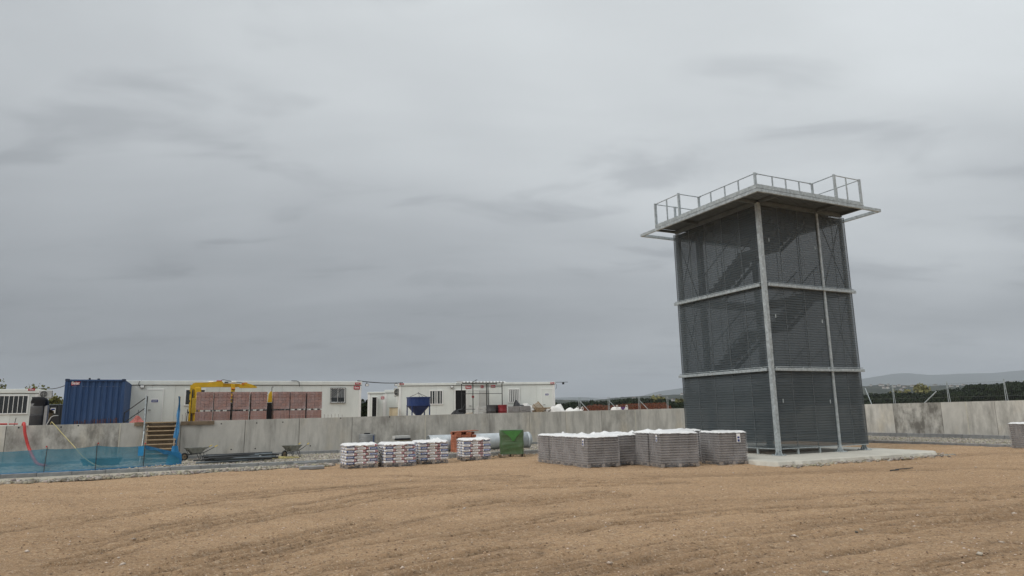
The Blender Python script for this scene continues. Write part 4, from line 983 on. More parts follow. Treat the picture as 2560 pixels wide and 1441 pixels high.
# ================================================================== THINGS BESIDE THE CONTAINER
def build_left_items():
    # black wrapped stack
    s = thing('wrapped_stack', 'tall stack wrapped in black plastic beside the left cabin', 'wrapped stack', S(-26.2, 20.5, TZ), T)
    m = MB(); n = 14
    def ring(z, k, w=0.56, d=0.6): return [(w / 2 + (w / 2 + random.uniform(-k, k)) * math.copysign(abs(math.cos(t)) ** 0.35, math.cos(t)), d / 2 + (d / 2 + random.uniform(-k, k)) * math.copysign(abs(math.sin(t)) ** 0.35, math.sin(t)), z) for t in [2 * math.pi * (i + .5) / n for i in range(n)]]
    def loft(rings, name, mat):
        mb = MB(); vs = sum(rings, []); fs = []
        for k in range(len(rings) - 1):
            for i in range(n): fs.append((k * n + i, k * n + (i + 1) % n, (k + 1) * n + (i + 1) % n, (k + 1) * n + i))
        fs.append(tuple(range((len(rings) - 1) * n, len(rings) * n))); mb.add(vs, fs); mb.build(name, mat, s, True)
    loft([ring(0, .01), ring(.5, .015), ring(.93, .015), ring(1.0, .012)], 'lower_wrap', TARP_GREY)
    loft([ring(1.0, .012, .55, .58), ring(1.3, .015, .55, .58), ring(1.52, .012, .55, .58)], 'grey_wrap', M('grey_wrap', (0.11, 0.11, 0.11), 0.5, 0, 0.2, 3, bump=0.2, bscale=5))
    loft([ring(1.40, .02, .66, .66), ring(1.6, .03, .68, .66), ring(1.75, .03, .62, .62), ring(1.83, .04, .46, .46)], 'black_cover', BLACK)
    MB().bevbox(0.57, 0.70, 0.05, 0.5, 0.0, 1.42, 0.01).build('pale_side_board', M('pale_board', (0.42, 0.42, 0.41), 0.7), s)
    # dark plant unit with notice
    g = thing('plant_unit', 'dark ribbed plant unit with a small blue and white notice between cabin and container', 'plant unit', S(-26.45, 26.0, TZ), T)
    m = MB()
    m.box(0, 1.9, 0.05, 1.1, 0.0, 1.52)
    m.build('body', M('dark_green_steel', (0.045, 0.052, 0.055), 0.6, 0, 0.2, 4), g)
    for k in range(12): MB().bevbox(0.03 + k * 0.155, 0.13 + k * 0.155, 0.02, 0.05, 0.05, 1.48, 0.008).build('rib', STEEL_DK, g)
    MB().bevbox(-0.03, 1.93, 0.0, 1.14, 1.52, 1.57, 0.01).build('cap', GALV_DK, g)
    nt = MB().box(0.30, 0.53, 0.006, 0.018, 1.08, 1.38).build('notice', WHITE_TRIM, g); MB().box(0.33, 0.50, 0.001, 0.0055, 1.26, 1.34).build('notice_band', SIGN_BLUE, nt); MB().box(0.37, 0.46, 0.001, 0.0055, 1.10, 1.16).build('notice_mark', BLACK, nt)
    # mixer drum and leaning panel
    d = thing('mixer_drum', 'rounded tan mixer drum in front of the dark plant unit', 'mixer drum', S(-25.9, 23.4, TZ), T)
    MB().lathe([(0.05, -0.42), (0.22, -0.40), (0.33, -0.2), (0.36, 0.0), (0.30, 0.22), (0.18, 0.40), (0.17, 0.44)], 20).build('drum', TAN, d, True).location.z = 0.80
    d.children[0].rotation_euler = (R(25), R(20), 0)
    for x in (-0.3, 0.3): MB().tube((x, -0.25, 0), (0, 0, 0.75), 0.025, 6).tube((x, 0.3, 0), (0, 0, 0.75), 0.025, 6).build('stand', STEEL_DK, d)
    p = thing('leaning_panel', 'grey panel with a white frame leaning against the blue container', 'panel', S(-25.55, 19.6, TZ), T)
    q = MB().prism([(0.0, 0.0), (0.36, 0.85), (0.62, 0.90), (0.62, 0.0)], 0.0, 0.04).build('sheet', TARP_GREY, p)
    MB().path([(0.0, -0.01, 0.0), (0.36, -0.01, 0.86), (0.46, -0.01, 0.92), (0.64, -0.01, 0.93)], 0.022, 6).build('rim', WHITE_OLD, p)
    # shrubs behind
    # hoses over the wall
    def wallpath(pts): return [S(r, l, z) for r, l, z in pts]
    def smooth(pts, k=6):
        P = [Vector(p) for p in pts]; out = []
        for i in range(len(P) - 1):
            p0 = P[max(i - 1, 0)]; p1 = P[i]; p2 = P[i + 1]; p3 = P[min(i + 2, len(P) - 1)]
            for t in range(k):
                u_ = t / k; out.append(0.5 * ((2 * p1) + (p2 - p0) * u_ + (2 * p0 - 5 * p1 + 4 * p2 - p3) * u_ * u_ + (3 * p1 - p0 - 3 * p2 + p3) * u_ ** 3))
        out.append(P[-1]); return out
    tag(MB().path(smooth(wallpath([(-25.5, 15.6, 1.22), (-25.5, 15.2, 1.6), (-25.45, 14.95, 1.79), (-25.38, 14.72, 1.72), (-25.3, 14.62, 1.35), (-25.1, 14.5, 0.8), (-24.75, 13.95, 0.3), (-24.5, 13.5, 0.2), (-24.3, 13.2, 0.19)])), 0.055, 10).build('red_hose', PLASTIC_RED, None, True), 'thick red hose hanging over the wall at the left', 'hose')
    tag(MB().path(smooth(wallpath([(-24.7, 15.6, 1.22), (-24.55, 15.1, 1.78), (-24.4, 14.74, 1.74), (-24.0, 14.2, 1.35), (-23.5, 13.4, 0.9), (-23.0, 12.2, 0.5), (-22.4, 11.0, 0.22), (-21.8, 10.6, 0.17)])), 0.015, 8).build('yellow_hose', HOSE_YEL, None, True), 'thin yellow hose slanting down over the wall beside the blue container', 'hose')
    # red pole and small pin on top of the left wall
    tag(MB().tube(S(-28, 15.3, 1.80), S(-26.05, 15.3, 1.77), 0.035, 8).tube(S(-26.0, 15.3, 1.77), S(-25.7, 15.3, 1.765), 0.025, 8).build('lying_pole', PLASTIC_RED), 'red pole lying along the wall top at the left edge', 'pole')
    tag(MB().tube(S(-25.95, 15.7, TZ), S(-25.85, 15.7, 2.02), 0.012, 6).build('steel_pin', STEEL_DK), 'thin leaning steel pin behind the wall by the left cabin', 'pin')
    global smooth_path; smooth_path = smooth
build_left_items()

# ================================================================== BRICK PACKS
def build_bricks():
    W, Dp, Hh = 0.79, 0.86, 0.92
    xs = [-19.09, -18.25, -17.33, -16.45, -15.29, -14.46, -13.58]
    bw, bh = 0.155, 0.152
    big = MB().bevbox(0.003, 0.197, 0.003, 0.40, 0.003, 0.150, 0.006).mesh('brick', BRICK)
    order = ['leftmost', 'second', 'third', 'fourth', 'fifth', 'sixth', 'rightmost']
    lower_mesh = None
    for i, r in enumerate(xs):
        for lev in (0, 1):
            z = TZ + 0.02 + lev * 1.0
            lab = ('%s shrink-wrapped brick pack of the %s row behind the wall' % (order[i] if i in (0, 6) else order[i] + ' from the left', 'upper' if lev else 'lower')).replace('second from the left shrink', 'second from left, shrink')
            dx = random.uniform(-.015, .015) + (0.012 if lev else 0)
            p = thing('brick_pack', lab, 'brick pack', S(r + dx, 20.0 + random.uniform(-.02, .02), z), T + random.uniform(-.012, .012), 'stacked brick packs on the terrace')
            # skids
            for k in range(3):
                x = 0.02 + k * 0.34; MB().bevbox(x, x + 0.08, 0.0, Dp, 0.0, 0.075, 0.005).build('skid', STEEL_DK if (i < 5 or not lev) else WHITE_OLD, p)
            if lev:      # bricks laid flat, each its own piece on the front, block core behind
                for row in range(6):
                    off = 0.0 if row % 2 == 0 else 0.0
                    for k in range(4):
                        o = obj('brick', big, p, (k * 0.1985 + random.uniform(-.003, .003), random.uniform(-.006, .006), 0.078 + row * 0.153)); o.scale = (0.985, 1, 0.985)
                m = MB()
                for row in range(6):
                    for k in range(4): m.box(k * 0.1985 + 0.004, k * 0.1985 + 0.194, 0.42, Dp, 0.08 + row * 0.153, 0.08 + row * 0.153 + 0.148)
                b = m.build('rear_bricks', BRICK, p); b['kind'] = 'stuff'
            else:
                m = MB()
                for row in range(4):
                    for k in range(11):
                        for q in range(2):
                            e = random.uniform(-.004, .004); m.box(k * 0.0722 + 0.003, k * 0.0722 + 0.068, q * 0.43 + e, q * 0.43 + 0.42, 0.08 + row * 0.23, 0.08 + row * 0.23 + 0.225)
                b = m.build('upright_bricks', BRICK, p); b['kind'] = 'stuff'
            # film: thin skin round the pack, open below
            f = MB(); e = 0.012; n = 7
            def side(a, b_):
                vs = []
                for t in range(n):
                    for s_ in range(5):
                        q = Vector(a).lerp(Vector(b_), t / (n - 1)); vs.append((q.x + random.uniform(-.006, .006), q.y + random.uniform(-.006, .006), 0.05 + s_ * (Hh + 0.03) / 4))
                fs = [(t * 5 + s_, t * 5 + 5 + s_, t * 5 + 6 + s_, t * 5 + 1 + s_) for t in range(n - 1) for s_ in range(4)]
                f.add(vs, fs)
            side((-e, -e, 0), (W + e, -e, 0)); side((W + e, -e, 0), (W + e, Dp + e, 0)); side((-e, Dp + e, 0), (-e, -e, 0))
            f.build('wrap_film', FILM_BRICK, p, True)
build_bricks()

# ================================================================== YELLOW FOLDED CRANE
def build_crane():
    c = thing('folded_crane', 'yellow folded hydraulic boom rising behind the brick packs', 'crane', S(-19.35, 22.0, TZ), T)
    X = lambda r: r + 19.35
    Zc = lambda z: z - TZ
    # rear mast with cylinders
    m = MB().bevbox(-0.04, 0.20, 0.1, 0.42, 0.0, 2.45, 0.02); m.build('mast', YELLOW_OLD, c)
    MB().bevbox(0.205, 0.52, 0.05, 0.45, 0.0, 2.33, 0.03).build('mast_housing', YELLOW, c)
    MB().bevbox(0.10, 0.42, 0.0, 0.048, 0.95, 1.75, 0.015).build('panel', YELLOW_OLD, c)
    for z in (0.35, 1.0, 1.6, 2.05): MB().tube((-0.02, 0.04, z), (-0.02, 0.3, z), 0.055, 10).build('pin', STEEL_DK, c)
    for x in (0.03, 0.11): MB().tube((x, 0.05, 0.2), (x, 0.05, 2.2), 0.028, 8).build('cylinder', YELLOW if x < .1 else STEEL_DK, c)
    MB().bevbox(-0.03, 0.22, -0.02, 0.3, 0.1, 0.5, 0.03).build('knuckle', YELLOW_OLD, c)
    # boom: swept corner, rising first section, second section, nose
    prof = [(0.0, 2.30), (0.02, 2.45), (0.10, 2.55), (0.22, 2.585), (0.95, 2.60), (1.30, 2.66), (1.52, 2.66), (1.60, 2.60), (1.60, 2.36), (0.45, 2.34), (0.38, 2.2), (0.2, 2.2)]
    MB().prism(prof, 0.08, 0.40).build('boom_section', YELLOW, c)
    MB().prism([(1.45, 2.58), (2.45, 2.545), (2.60, 2.48), (2.60, 2.36), (1.45, 2.36)], 0.42, 0.66).build('boom_section', YELLOW, c)
    MB().prism([(2.45, 2.36), (2.55, 2.54), (2.80, 2.56), (3.05, 2.50), (3.35, 2.37), (3.35, 2.30), (2.45, 2.30)], 0.12, 0.40).build('boom_nose', YELLOW, c)
    MB().tube((2.62, 0.08, 2.52), (2.62, 0.4, 2.52), 0.06, 10).bevbox(2.68, 2.85, 0.15, 0.3, 2.55, 2.60, 0.01).build('nose_fitting', ORANGE, c)
    for x in (0.85, 2.02): MB().bevbox(x, x + 0.26, 0.2, 0.5, 2.6, 2.68, 0.02).build('work_lamp', WHITE_TRIM, c)
    MB().bevbox(1.26, 1.53, 0.12, 0.36, 2.662, 2.71, 0.01).build('red_cap', RED, c)
    MB().bevbox(1.68, 1.88, 0.3, 0.5, 2.59, 2.66, 0.02).build('valve', BLACK, c)
    MB().path(smooth_path([(1.5, 0.25, 2.72), (1.62, 0.25, 2.75), (1.9, 0.3, 2.69), (2.3, 0.35, 2.62), (2.7, 0.35, 2.58)]), 0.018, 6).build('hydraulic_hose', BLACK, c)
    # slewing column and lower body seen between the packs
    MB().bevbox(2.02, 2.22, 0.1, 0.42, 1.5, 2.5, 0.02).build('slew_column', YELLOW, c)
    for k in range(4): MB().tube((2.02, 0.06, 1.65 + k * 0.2), (2.22, 0.06, 1.65 + k * 0.2), 0.035, 8).build('collar', ORANGE if k % 2 else STEEL_DK, c)
    MB().bevbox(1.9, 2.7, 0.05, 0.9, 0.0, 1.48, 0.03).build('engine_housing', BLACK, c)
    MB().prism([(3.98, 1.50), (4.02, 1.95), (4.10, 2.10), (4.18, 2.10), (4.20, 1.50)], 0.1, 0.4).build('hook_block', YELLOW, c)
    MB().bevbox(3.8, 4.9, 0.05, 0.9, 0.0, 1.48, 0.03).build('rear_housing', BLACK, c)
    MB().tube((4.17, 0.2, 2.1), (4.17, 0.2, 2.35), 0.02, 6).tube((4.17, 0.2, 2.35), (4.25, 0.2, 2.35), 0.02, 6).build('hook', STEEL_DK, c)
build_crane()

# ================================================================== BLUE HOPPER
def build_hopper():
    h = thing('concrete_hopper', 'dark blue steel hopper on four legs in front of the right long cabin', 'hopper', S(-6.57, 22.0, TZ), T)
    w = 0.66; b = 0.16
    z0, z1, z2 = 0.62, 1.21, 1.70
    def ring(q, z, n=20): return [(q * math.copysign(abs(math.cos(t)) ** 0.6, math.cos(t)), q * math.copysign(abs(math.sin(t)) ** 0.6, math.sin(t)), z) for t in [2 * math.pi * (i + .5) / n for i in range(n)]]
    n = 20; rs = [ring(b, z0), ring(w, z1), ring(w, z2), ring(w - 0.03, z2), ring(w - 0.03, z1), ring(b - .03, z0)]
    m = MB(); m.add(sum(rs, []), [(k * n + i, k * n + (i + 1) % n, (k + 1) * n + (i + 1) % n, (k + 1) * n + i) for k in range(5) for i in range(n)])
    m.build('bowl', HOPPER_BLUE, h)
    r2 = [ring(w + 0.03, z2 - 0.04), ring(w + 0.03, z2 + 0.02), ring(w - 0.02, z2 + 0.02)]
    MB().add(sum(r2, []), [(k * n + i, k * n + (i + 1) % n, (k + 1) * n + (i + 1) % n, (k + 1) * n + i) for k in range(2) for i in range(n)]).build('rim', HOPPER_BLUE, h)
    r3 = [ring(w + 0.02, z1 - 0.03), ring(w + 0.02, z1 + 0.03)]
    MB().add(sum(r3, []), [(i, (i + 1) % n, n + (i + 1) % n, n + i) for i in range(n)]).build('band', HOPPER_BLUE, h)
    for x in (-.56, .56):
        for y in (-.5, .5): MB().bevbox(x - .03, x + .03, y - .03, y + .03, 0.0, z1 + .05, 0.005).build('leg', HOPPER_BLUE, h)
    for x in (-.62, .62): MB().tube((x, 0, z2), (0, 0, z2 + 0.27), 0.014, 6).build('lifting_sling', STEEL_DK, h)
    for x in (-.12, .12): MB().tube((x, -.6, z2), (0, 0, z2 + 0.27), 0.010, 6).build('lifting_sling', STEEL_DK, h)
    MB().tube((-.03, 0, z2 + .28), (.03, 0, z2 + .28), 0.03, 8).build('shackle', STEEL_DK, h)
    MB().tube((0, 0, 0.4), (0, 0, z0 + .01), 0.15, 14).build('outlet', HOPPER_BLUE, h)
build_hopper()

# ================================================================== TIMBER STAIR AT THE WALL
def build_stair():
    s = thing('timber_stair', 'makeshift timber stair up the concrete wall beside the blue net', 'stair', S(-21.05, 14.78, 0), T)
    W = 1.16; top, bot = 1.74, GZ
    n = 9; rise = (top - bot) / n; run = 0.235
    for k in range(n - 1):
        z = top - rise * (k + 1); y = -run * (k + 1)
        MB().bevbox(0.0, W, y - 0.13, y + 0.13, z - 0.04, z, 0.006).build('tread', WOOD, s)
    MB().bevbox(-0.05, W + 0.05, -0.16, 0.28, top - 0.05, top, 0.006).build('top_tread', WOOD, s)
    for x in (0.03, W - 0.09):
        MB().prism([(-0.05, top - 0.34), (-0.05, top - 0.07), (-run * n - 0.1, bot + 0.14), (-run * n - 0.1, bot)], x, x + 0.05, axis='x').build('stringer', WOOD_DK, s)
        for k in range(n - 1):
            z = top - rise * (k + 1); y = -run * (k + 1); MB().box(x - 0.005, x + 0.055, y - 0.08, y + 0.08, z - 0.10, z - 0.042).build('cleat', WOOD_DK, s)
    MB().box(0.05, W - 0.05, -0.06, -0.03, 0.16, top - 0.12).build('plywood_backing', WOOD_DK, s)
    MB().tube((-0.07, -0.25, 0.75), (-0.11, 0.0, 2.86), 0.032, 10).build('handrail_pole', GALV, s)
    MB().tube((-0.10, -1.4, GZ), (-0.07, -0.25, 1.35), 0.025, 8).build('handrail_pole', GALV, s)
    MB().tube((W + 0.04, -0.2, GZ), (W + 0.04, -0.2, 2.8), 0.028, 8).build('net_pole', WOOD_DK, s)
    # boards laid along the wall head either side
    for x0, x1, nm in ((-21.52, -21.12, 0), (-19.74, -18.40, 1)):
        MB().bevbox(x0 + 21.05, x1 + 21.05, -0.06, -0.015, 1.575, 1.74, 0.008).build('wall_head_board', WOOD_DK, s)
    # folded net hanging on the right-hand pole
    m = MB(); rows = 22; cols = 5
    vs = []
    for i in range(rows + 1):
        t = i / rows; z = 2.82 - 2.3 * t
        wd = 0.05 + 0.07 * min(1, t * 1.6) - 0.025 * abs(math.sin(t * 9)); cx = W + 0.02 + 0.05 * math.sin(t * 3.1) - 0.05 * t
        for j in range(cols + 1):
            q = j / cols; vs.append((cx - wd + 2 * wd * q * 0.8 + 0.015 * math.sin(t * 15 + j), -0.27 - 1.35 * max(0, t - .25) * 1.0 + 0.05 * math.sin(j * 2.4 + t * 4), z))
    fs = [(i * (cols + 1) + j, i * (cols + 1) + j + 1, (i + 1) * (cols + 1) + j + 1, (i + 1) * (cols + 1) + j) for i in range(rows) for j in range(cols)]
    m.add(vs, fs); m.build('hanging_net', NET_DENSE, s, True)
    # black tube railing on the terrace by the door
    g = thing('tube_railing', 'sloping black tube railing in front of the cabin door above the stair', 'railing', S(-22.2, 18.9, TZ), T)
    def tb(a, b, r=0.022): MB().tube(a, b, r, 8).build('rail', STEEL_DK, g)
    tb((0.0, 0, 0.0), (0.02, 0, 1.02)); tb((0.02, 0, 1.0), (0.92, 0, 1.75)); tb((0.0, 0, 0.52), (0.92, 0, 1.25)); tb((0.92, 0, 0.0), (0.94, 0, 1.78))
    p = thing('barrier_net', 'crumpled pink barrier net on a pin beside the black railing', 'net', S(-21.9, 17.6, TZ), T)
    m = MB(); vs = []; random.seed(3)
    for i in range(9):
        for j in range(5):
            t = j / 4; rr = 0.42 * (1 - t * 0.85); a = i / 8 * math.pi * 2; vs.append((0.35 + rr * math.cos(a) * random.uniform(.8, 1.15), rr * 0.5 * math.sin(a), 0.45 + 0.40 * t + random.uniform(-.03, .03)))
    m.add(vs, [(i * 5 + j, i * 5 + j + 1, (i + 1) * 5 + j + 1, (i + 1) * 5 + j) for i in range(8) for j in range(4)]); m.build('mesh', PINK_NET, p)
    MB().tube((0.35, 0, 0), (0.36, 0, 1.12), 0.012, 6).build('pin', STEEL_DK, p)
    # rusty starter bars along the wall head
    st = thing('starter_bars', 'row of thin rusty starter bars behind the wall in front of the brick packs', 'rebar', S(-19.7, 15.5, TZ), T)
    for k in range(26):
        x = 0.0 + k * 0.13 if k < 8 else 4.2 + (k - 8) * 0.17
        MB().tube((x, 0, 0), (x + random.uniform(-.01, .01), 0, 0.9 + random.uniform(-.05, .05) - (0.12 if k >= 8 else 0)), 0.006, 4).build('bar', CONT_RUST, st)
    tag(MB().tube(S(-19.55, 15.6, TZ), S(-19.50, 15.6, 2.28), 0.018, 6).bevbox(-19.0, -18.9, 0, .1, 0, .1).build('steel_pin', STEEL_DK) if False else MB().tube(S(-19.55, 15.6, TZ), S(-19.50, 15.6, 2.26), 0.018, 6).build('steel_pin', STEEL_DK), 'upright steel pin behind the wall right of the timber stair', 'pin')
build_stair()

# ================================================================== BLUE DEBRIS NET FENCE
def build_net():
    f = thing('net_fence', 'low fence of translucent blue debris net on thin rebar stakes at the left', 'fence', S(-27.0, 9.0, GZ), T)
    pts = [(-33.0, 8.95, .80), (-29.5, 8.92, .77), (-26.4, 8.95, .78), (-23.85, 9.0, .78), (-22.35, 9.15, .83), (-20.9, 9.6, .76), (-19.72, 10.2, .44)]
    pts = [(a, b + 0.62, h) for a, b, h in pts]
    # sheet between stakes, sagging and rippled
    vs = []; cols = 0; K = 14; Rr = 8
    for i in range(len(pts) - 1):
        for k in range(K + (1 if i == len(pts) - 2 else 0)):
            t = k / K; r = pts[i][0] + (pts[i + 1][0] - pts[i][0]) * t; l = pts[i][1] + (pts[i + 1][1] - pts[i][1]) * t; h = pts[i][2] + (pts[i + 1][2] - pts[i][2]) * t
            sg = 4 * t * (1 - t)
            for j in range(Rr + 1):
                q = j / Rr; vs.append((r + 27.0, l - 9.0 + 0.05 * sg * math.sin(q * 3.2) + 0.02 * math.sin(r * 5 + q * 3), 0.02 + (h - 0.05 * sg) * q))
            cols += 1
    m = MB(); m.add(vs, [(i * (Rr + 1) + j, (i + 1) * (Rr + 1) + j, (i + 1) * (Rr + 1) + j + 1, i * (Rr + 1) + j + 1) for i in range(cols - 1) for j in range(Rr)])
    m.build('net', NET, f, True)
    # gathered lower hem and folded drape at the end
    lo = [(a + 27.0, b - 9.0 - 0.02, 0.03) for a, b, h in pts]; MB().path(smooth_path(lo, 4), 0.02, 6).build('hem', NET_DENSE, f)
    m = MB(); vs = []
    for i in range(15):
        t = i / 14; r = -20.9 + 1.18 * t; l = 10.22 + 0.6 * t; zt_ = 0.78 - 0.36 * t
        for j in range(4): vs.append((r + 27, l - 9 - 0.03, zt_ + 0.015 - j * (0.035 + 0.02 * t + 0.012 * math.sin(i))))
    m.add(vs, [(i * 4 + j, i * 4 + j + 1, (i + 1) * 4 + j + 1, (i + 1) * 4 + j) for i in range(14) for j in range(3)]); m.build('folded_edge', NET_DENSE, f, True)
    MB().box(-21.1 + 27, -20.92 + 27, 1.12, 1.13, 0.42, 0.76).build('doubled_patch', M('blue_net_doubled', (0.03, 0.28, 0.58), 0.7, trans=(0.1, 0.2)), f)
    m = MB(); random.seed(9)
    for k in range(7):
        m.path(smooth_path([(-20.45 + 27, 1.5, 0.05 + k * .07), (-20.1 + 27, 1.72, 0.12 + k * .05), (-19.75 + 27, 1.85, 0.05 + k * .065)], 4), 0.045, 6)
    for (r, l, h) in pts[:-1]:
        s = MB().tube((r + 27, l - 9 - .03, -0.2), (r + 27 + random.uniform(-.02, .05), l - 9 - .03, h + 0.09), 0.011, 6).build('stake', STEEL_DK, f)
        MB().tube((r + 27 + .015, l - 9 - .03, h + 0.07), (r + 27 + .015, l - 9 - .03, h + 0.12), 0.022, 8).build('stake_cap', PLASTIC_RED, s)
    # bundled net heap at the foot of the stair
    h = thing('net_heap', 'gathered bunch of blue net at the foot of the timber stair', 'net', S(-19.9, 11.1, GZ), T); n = 16; rs = []
    for k, (q, z) in enumerate([(0.26, 0.0), (0.25, 0.2), (0.22, 0.38), (0.13, 0.5), (0.10, 0.7)]):
        rs.append([(q * math.cos(2 * math.pi * i / n) * (1 + 0.12 * math.sin(5 * i + k)), q * 0.8 * math.sin(2 * math.pi * i / n) * (1 + 0.12 * math.cos(3 * i)), z) for i in range(n)])
    MB().add(sum(rs, []), [(k * n + i, k * n + (i + 1) % n, (k + 1) * n + (i + 1) % n, (k + 1) * n + i) for k in range(4) for i in range(n)]).build('folds', NET_DENSE, h, True)
    # dark tray on the gravel behind the net
    t = thing('mortar_tray', 'dark mortar tray on the gravel behind the blue net', 'tray', S(-23.1, 12.4, GZ + 0.02), T)
    MB().prism([(0.1, 0.0), (1.25, 0.0), (1.35, 0.22), (0.0, 0.22)], 0.0, 0.7).build('tub', STEEL_DK, t); MB().bevbox(-0.03, 1.38, -0.03, 0.73, 0.2205, 0.25, 0.008).build('rim', STEEL_DK, t)
build_net()

# ================================================================== WHEELBARROWS
def wheelbarrow(label, loc, rz, flip=False):
    # local x forward (towards the wheel), y across
    w = thing('wheelbarrow', label, 'wheelbarrow', loc, rz, 'wheelbarrows by the wall')
    tray = MB(); a = [(-.42, -.30, .60), (.50, -.26, .60), (.50, .26, .60), (-.42, .30, .60)]; b = [(-.20, -.16, .34), (.22, -.14, .32), (.22, .14, .32), (-.20, .16, .34)]
    ai = [(x * .97, y * .96, z) for x, y, z in a]; bi = [(x * .95, y * .94, z + .012) for x, y, z in b]
    tray.add(a + b + ai + bi, [(0, 4, 5, 1), (1, 5, 6, 2), (2, 6, 7, 3), (3, 7, 4, 0), (4, 7, 6, 5), (8, 9, 13, 12), (9, 10, 14, 13), (10, 11, 15, 14), (11, 8, 12, 15), (12, 13, 14, 15), (0, 1, 9, 8), (1, 2, 10, 9), (2, 3, 11, 10), (3, 0, 8, 11)])
    tray.build('tray', M('cement_grey_tray', (0.24, 0.245, 0.22), 0.8, 0, 0.3, 5), w)
    for s in (-1, 1):
        MB().path(smooth_path([(.56, .05 * s, .19), (.30, .14 * s, .28), (-.2, .20 * s, .33), (-.52, .26 * s, .46), (-.80, .27 * s, .60)]), 0.017, 8).build('frame_tube', STEEL_DK, w)
        MB().tube((-.78, .27 * s, .59), (-.92, .27 * s, .66), 0.021, 8).build('grip', M('grip_yellow', (0.6, 0.45, 0.05), 0.6), w)
        MB().path([(-.12, .19 * s, .32), (-.30, .22 * s, .0), (-.36, .22 * s, .0), (-.28, .20 * s, .34)], 0.014, 6).build('leg', STEEL_DK, w)
        MB().tube((.3, .13 * s, .29), (.44, .10 * s, .5), 0.012, 6).build('stay', STEEL_DK, w)
    wh = MB(); n = 20
    for k in range(n):
        pass
    tor = MB(); R1, r1 = 0.15, 0.042; q = 8; vs = []
    for i in range(n):
        t = 2 * math.pi * i / n
        for j in range(q):
            p = 2 * math.pi * j / q; vs.append((.56 + (R1 + r1 * math.cos(p)) * math.cos(t), r1 * math.sin(p), .19 + (R1 + r1 * math.cos(p)) * math.sin(t)))
    tor.add(vs, [(i * q + j, ((i + 1) % n) * q + j, ((i + 1) % n) * q + (j + 1) % q, i * q + (j + 1) % q) for i in range(n) for j in range(q)])
    wheel = tor.build('wheel', RUBBER, w, True); MB().tube((.56, -.02, .19), (.56, .02, .19), 0.115, 14).build('rim', WOOD_DK, wheel); MB().tube((.56, -.06, .19), (.56, .06, .19), 0.015, 8).build('axle', STEEL_DK, wheel)
    w.scale = (0.86, 0.86, 0.86)
    return w
wheelbarrow('grey wheelbarrow standing alone on the gravel before the wall', S(-15.4, 12.1, GZ + 0.012), T + math.pi + R(42))
wb = wheelbarrow('wheelbarrow with yellow grips half hidden behind the blue net bunch', S(-19.1, 13.3, GZ + 0.012), T + math.pi + R(25))

# ================================================================== STEEL BUNDLE AND HOSES ON THE GRAVEL
def build_bundle():
    b = thing('pole_bundle', 'loose bundle of dark steel poles lying on the gravel', 'pole bundle', S(-17.7, 11.2, GZ + 0.02), T); random.seed(21)
    for k in range(34):
        L = random.uniform(1.4, 2.9); a = random.uniform(-.3, .3); x = random.uniform(-.45, .5); y = random.uniform(-1.0, 1.0); z = 0.03 + 0.055 * (k % 5)
        MB().tube((x - L / 2 * math.cos(a), y - L / 2 * math.sin(a), z + random.uniform(0, .03)), (x + L / 2 * math.cos(a), y + L / 2 * math.sin(a), z + random.uniform(0, .05)), random.choice((.028, .036, .024)), 8).build('pole', random.choice((STEEL_DK, GALV_DK, STEEL_DK)), b)
    for x in (0.45, 0.85): MB().box(x, x + .06, -.62, -.1, 0.17, 0.20).build('pale_tie', WHITE_OLD, b)
    for k in range(3): MB().lathe([(0.03, 0), (0.09, 0), (0.09, 0.07), (0.03, 0.07)], 12, (-0.9 + k * 0.8, 0.75)).build('clamp_plate', GALV, b)
    # stub props standing behind
    y = []
    for k in range(150):
        t = k / 149 * 5 * 2 * math.pi; rr = 0.30 + 0.05 * math.sin(t * 0.37) ; y.append((rr * 1.6 * math.cos(t) + 0.25 * math.sin(t * .21), rr * 1.1 * math.sin(t), 0.02 + 0.02 * math.sin(t * .5) ** 2 + 0.0004 * k))
    tag(MB().path([Vector(S(-16.0, 11.4, GZ + 0.02)) + Vector((U.x * p[0] + V.x * p[1], U.y * p[0] + V.y * p[1], p[2])) for p in y], 0.014, 6).build('hose_coil', HOSE_YEL, None, True), 'tangled coil of thin yellow hose on the gravel beside the poles', 'hose')
build_bundle()
def kerb_block(label, r, l, z, L, a):
    tag(MB().bevbox(0, L, 0, 0.26, 0, 0.12, 0.02).build('loose_kerb_stone', CONC_KERB, None, loc=S(r, l, z), rotz=T + a), label, 'kerb stone', 'loose kerb stones on the dirt')
kerb_block('loose grey kerb stone set against the kerb left of the cement pallets', -15.75, 8.95, 0.02, 0.85, 0.03)
kerb_block('loose grey kerb stone lying alone on the dirt in front of the kerb', -15.85, 6.9, -0.01, 0.85, 0.05)

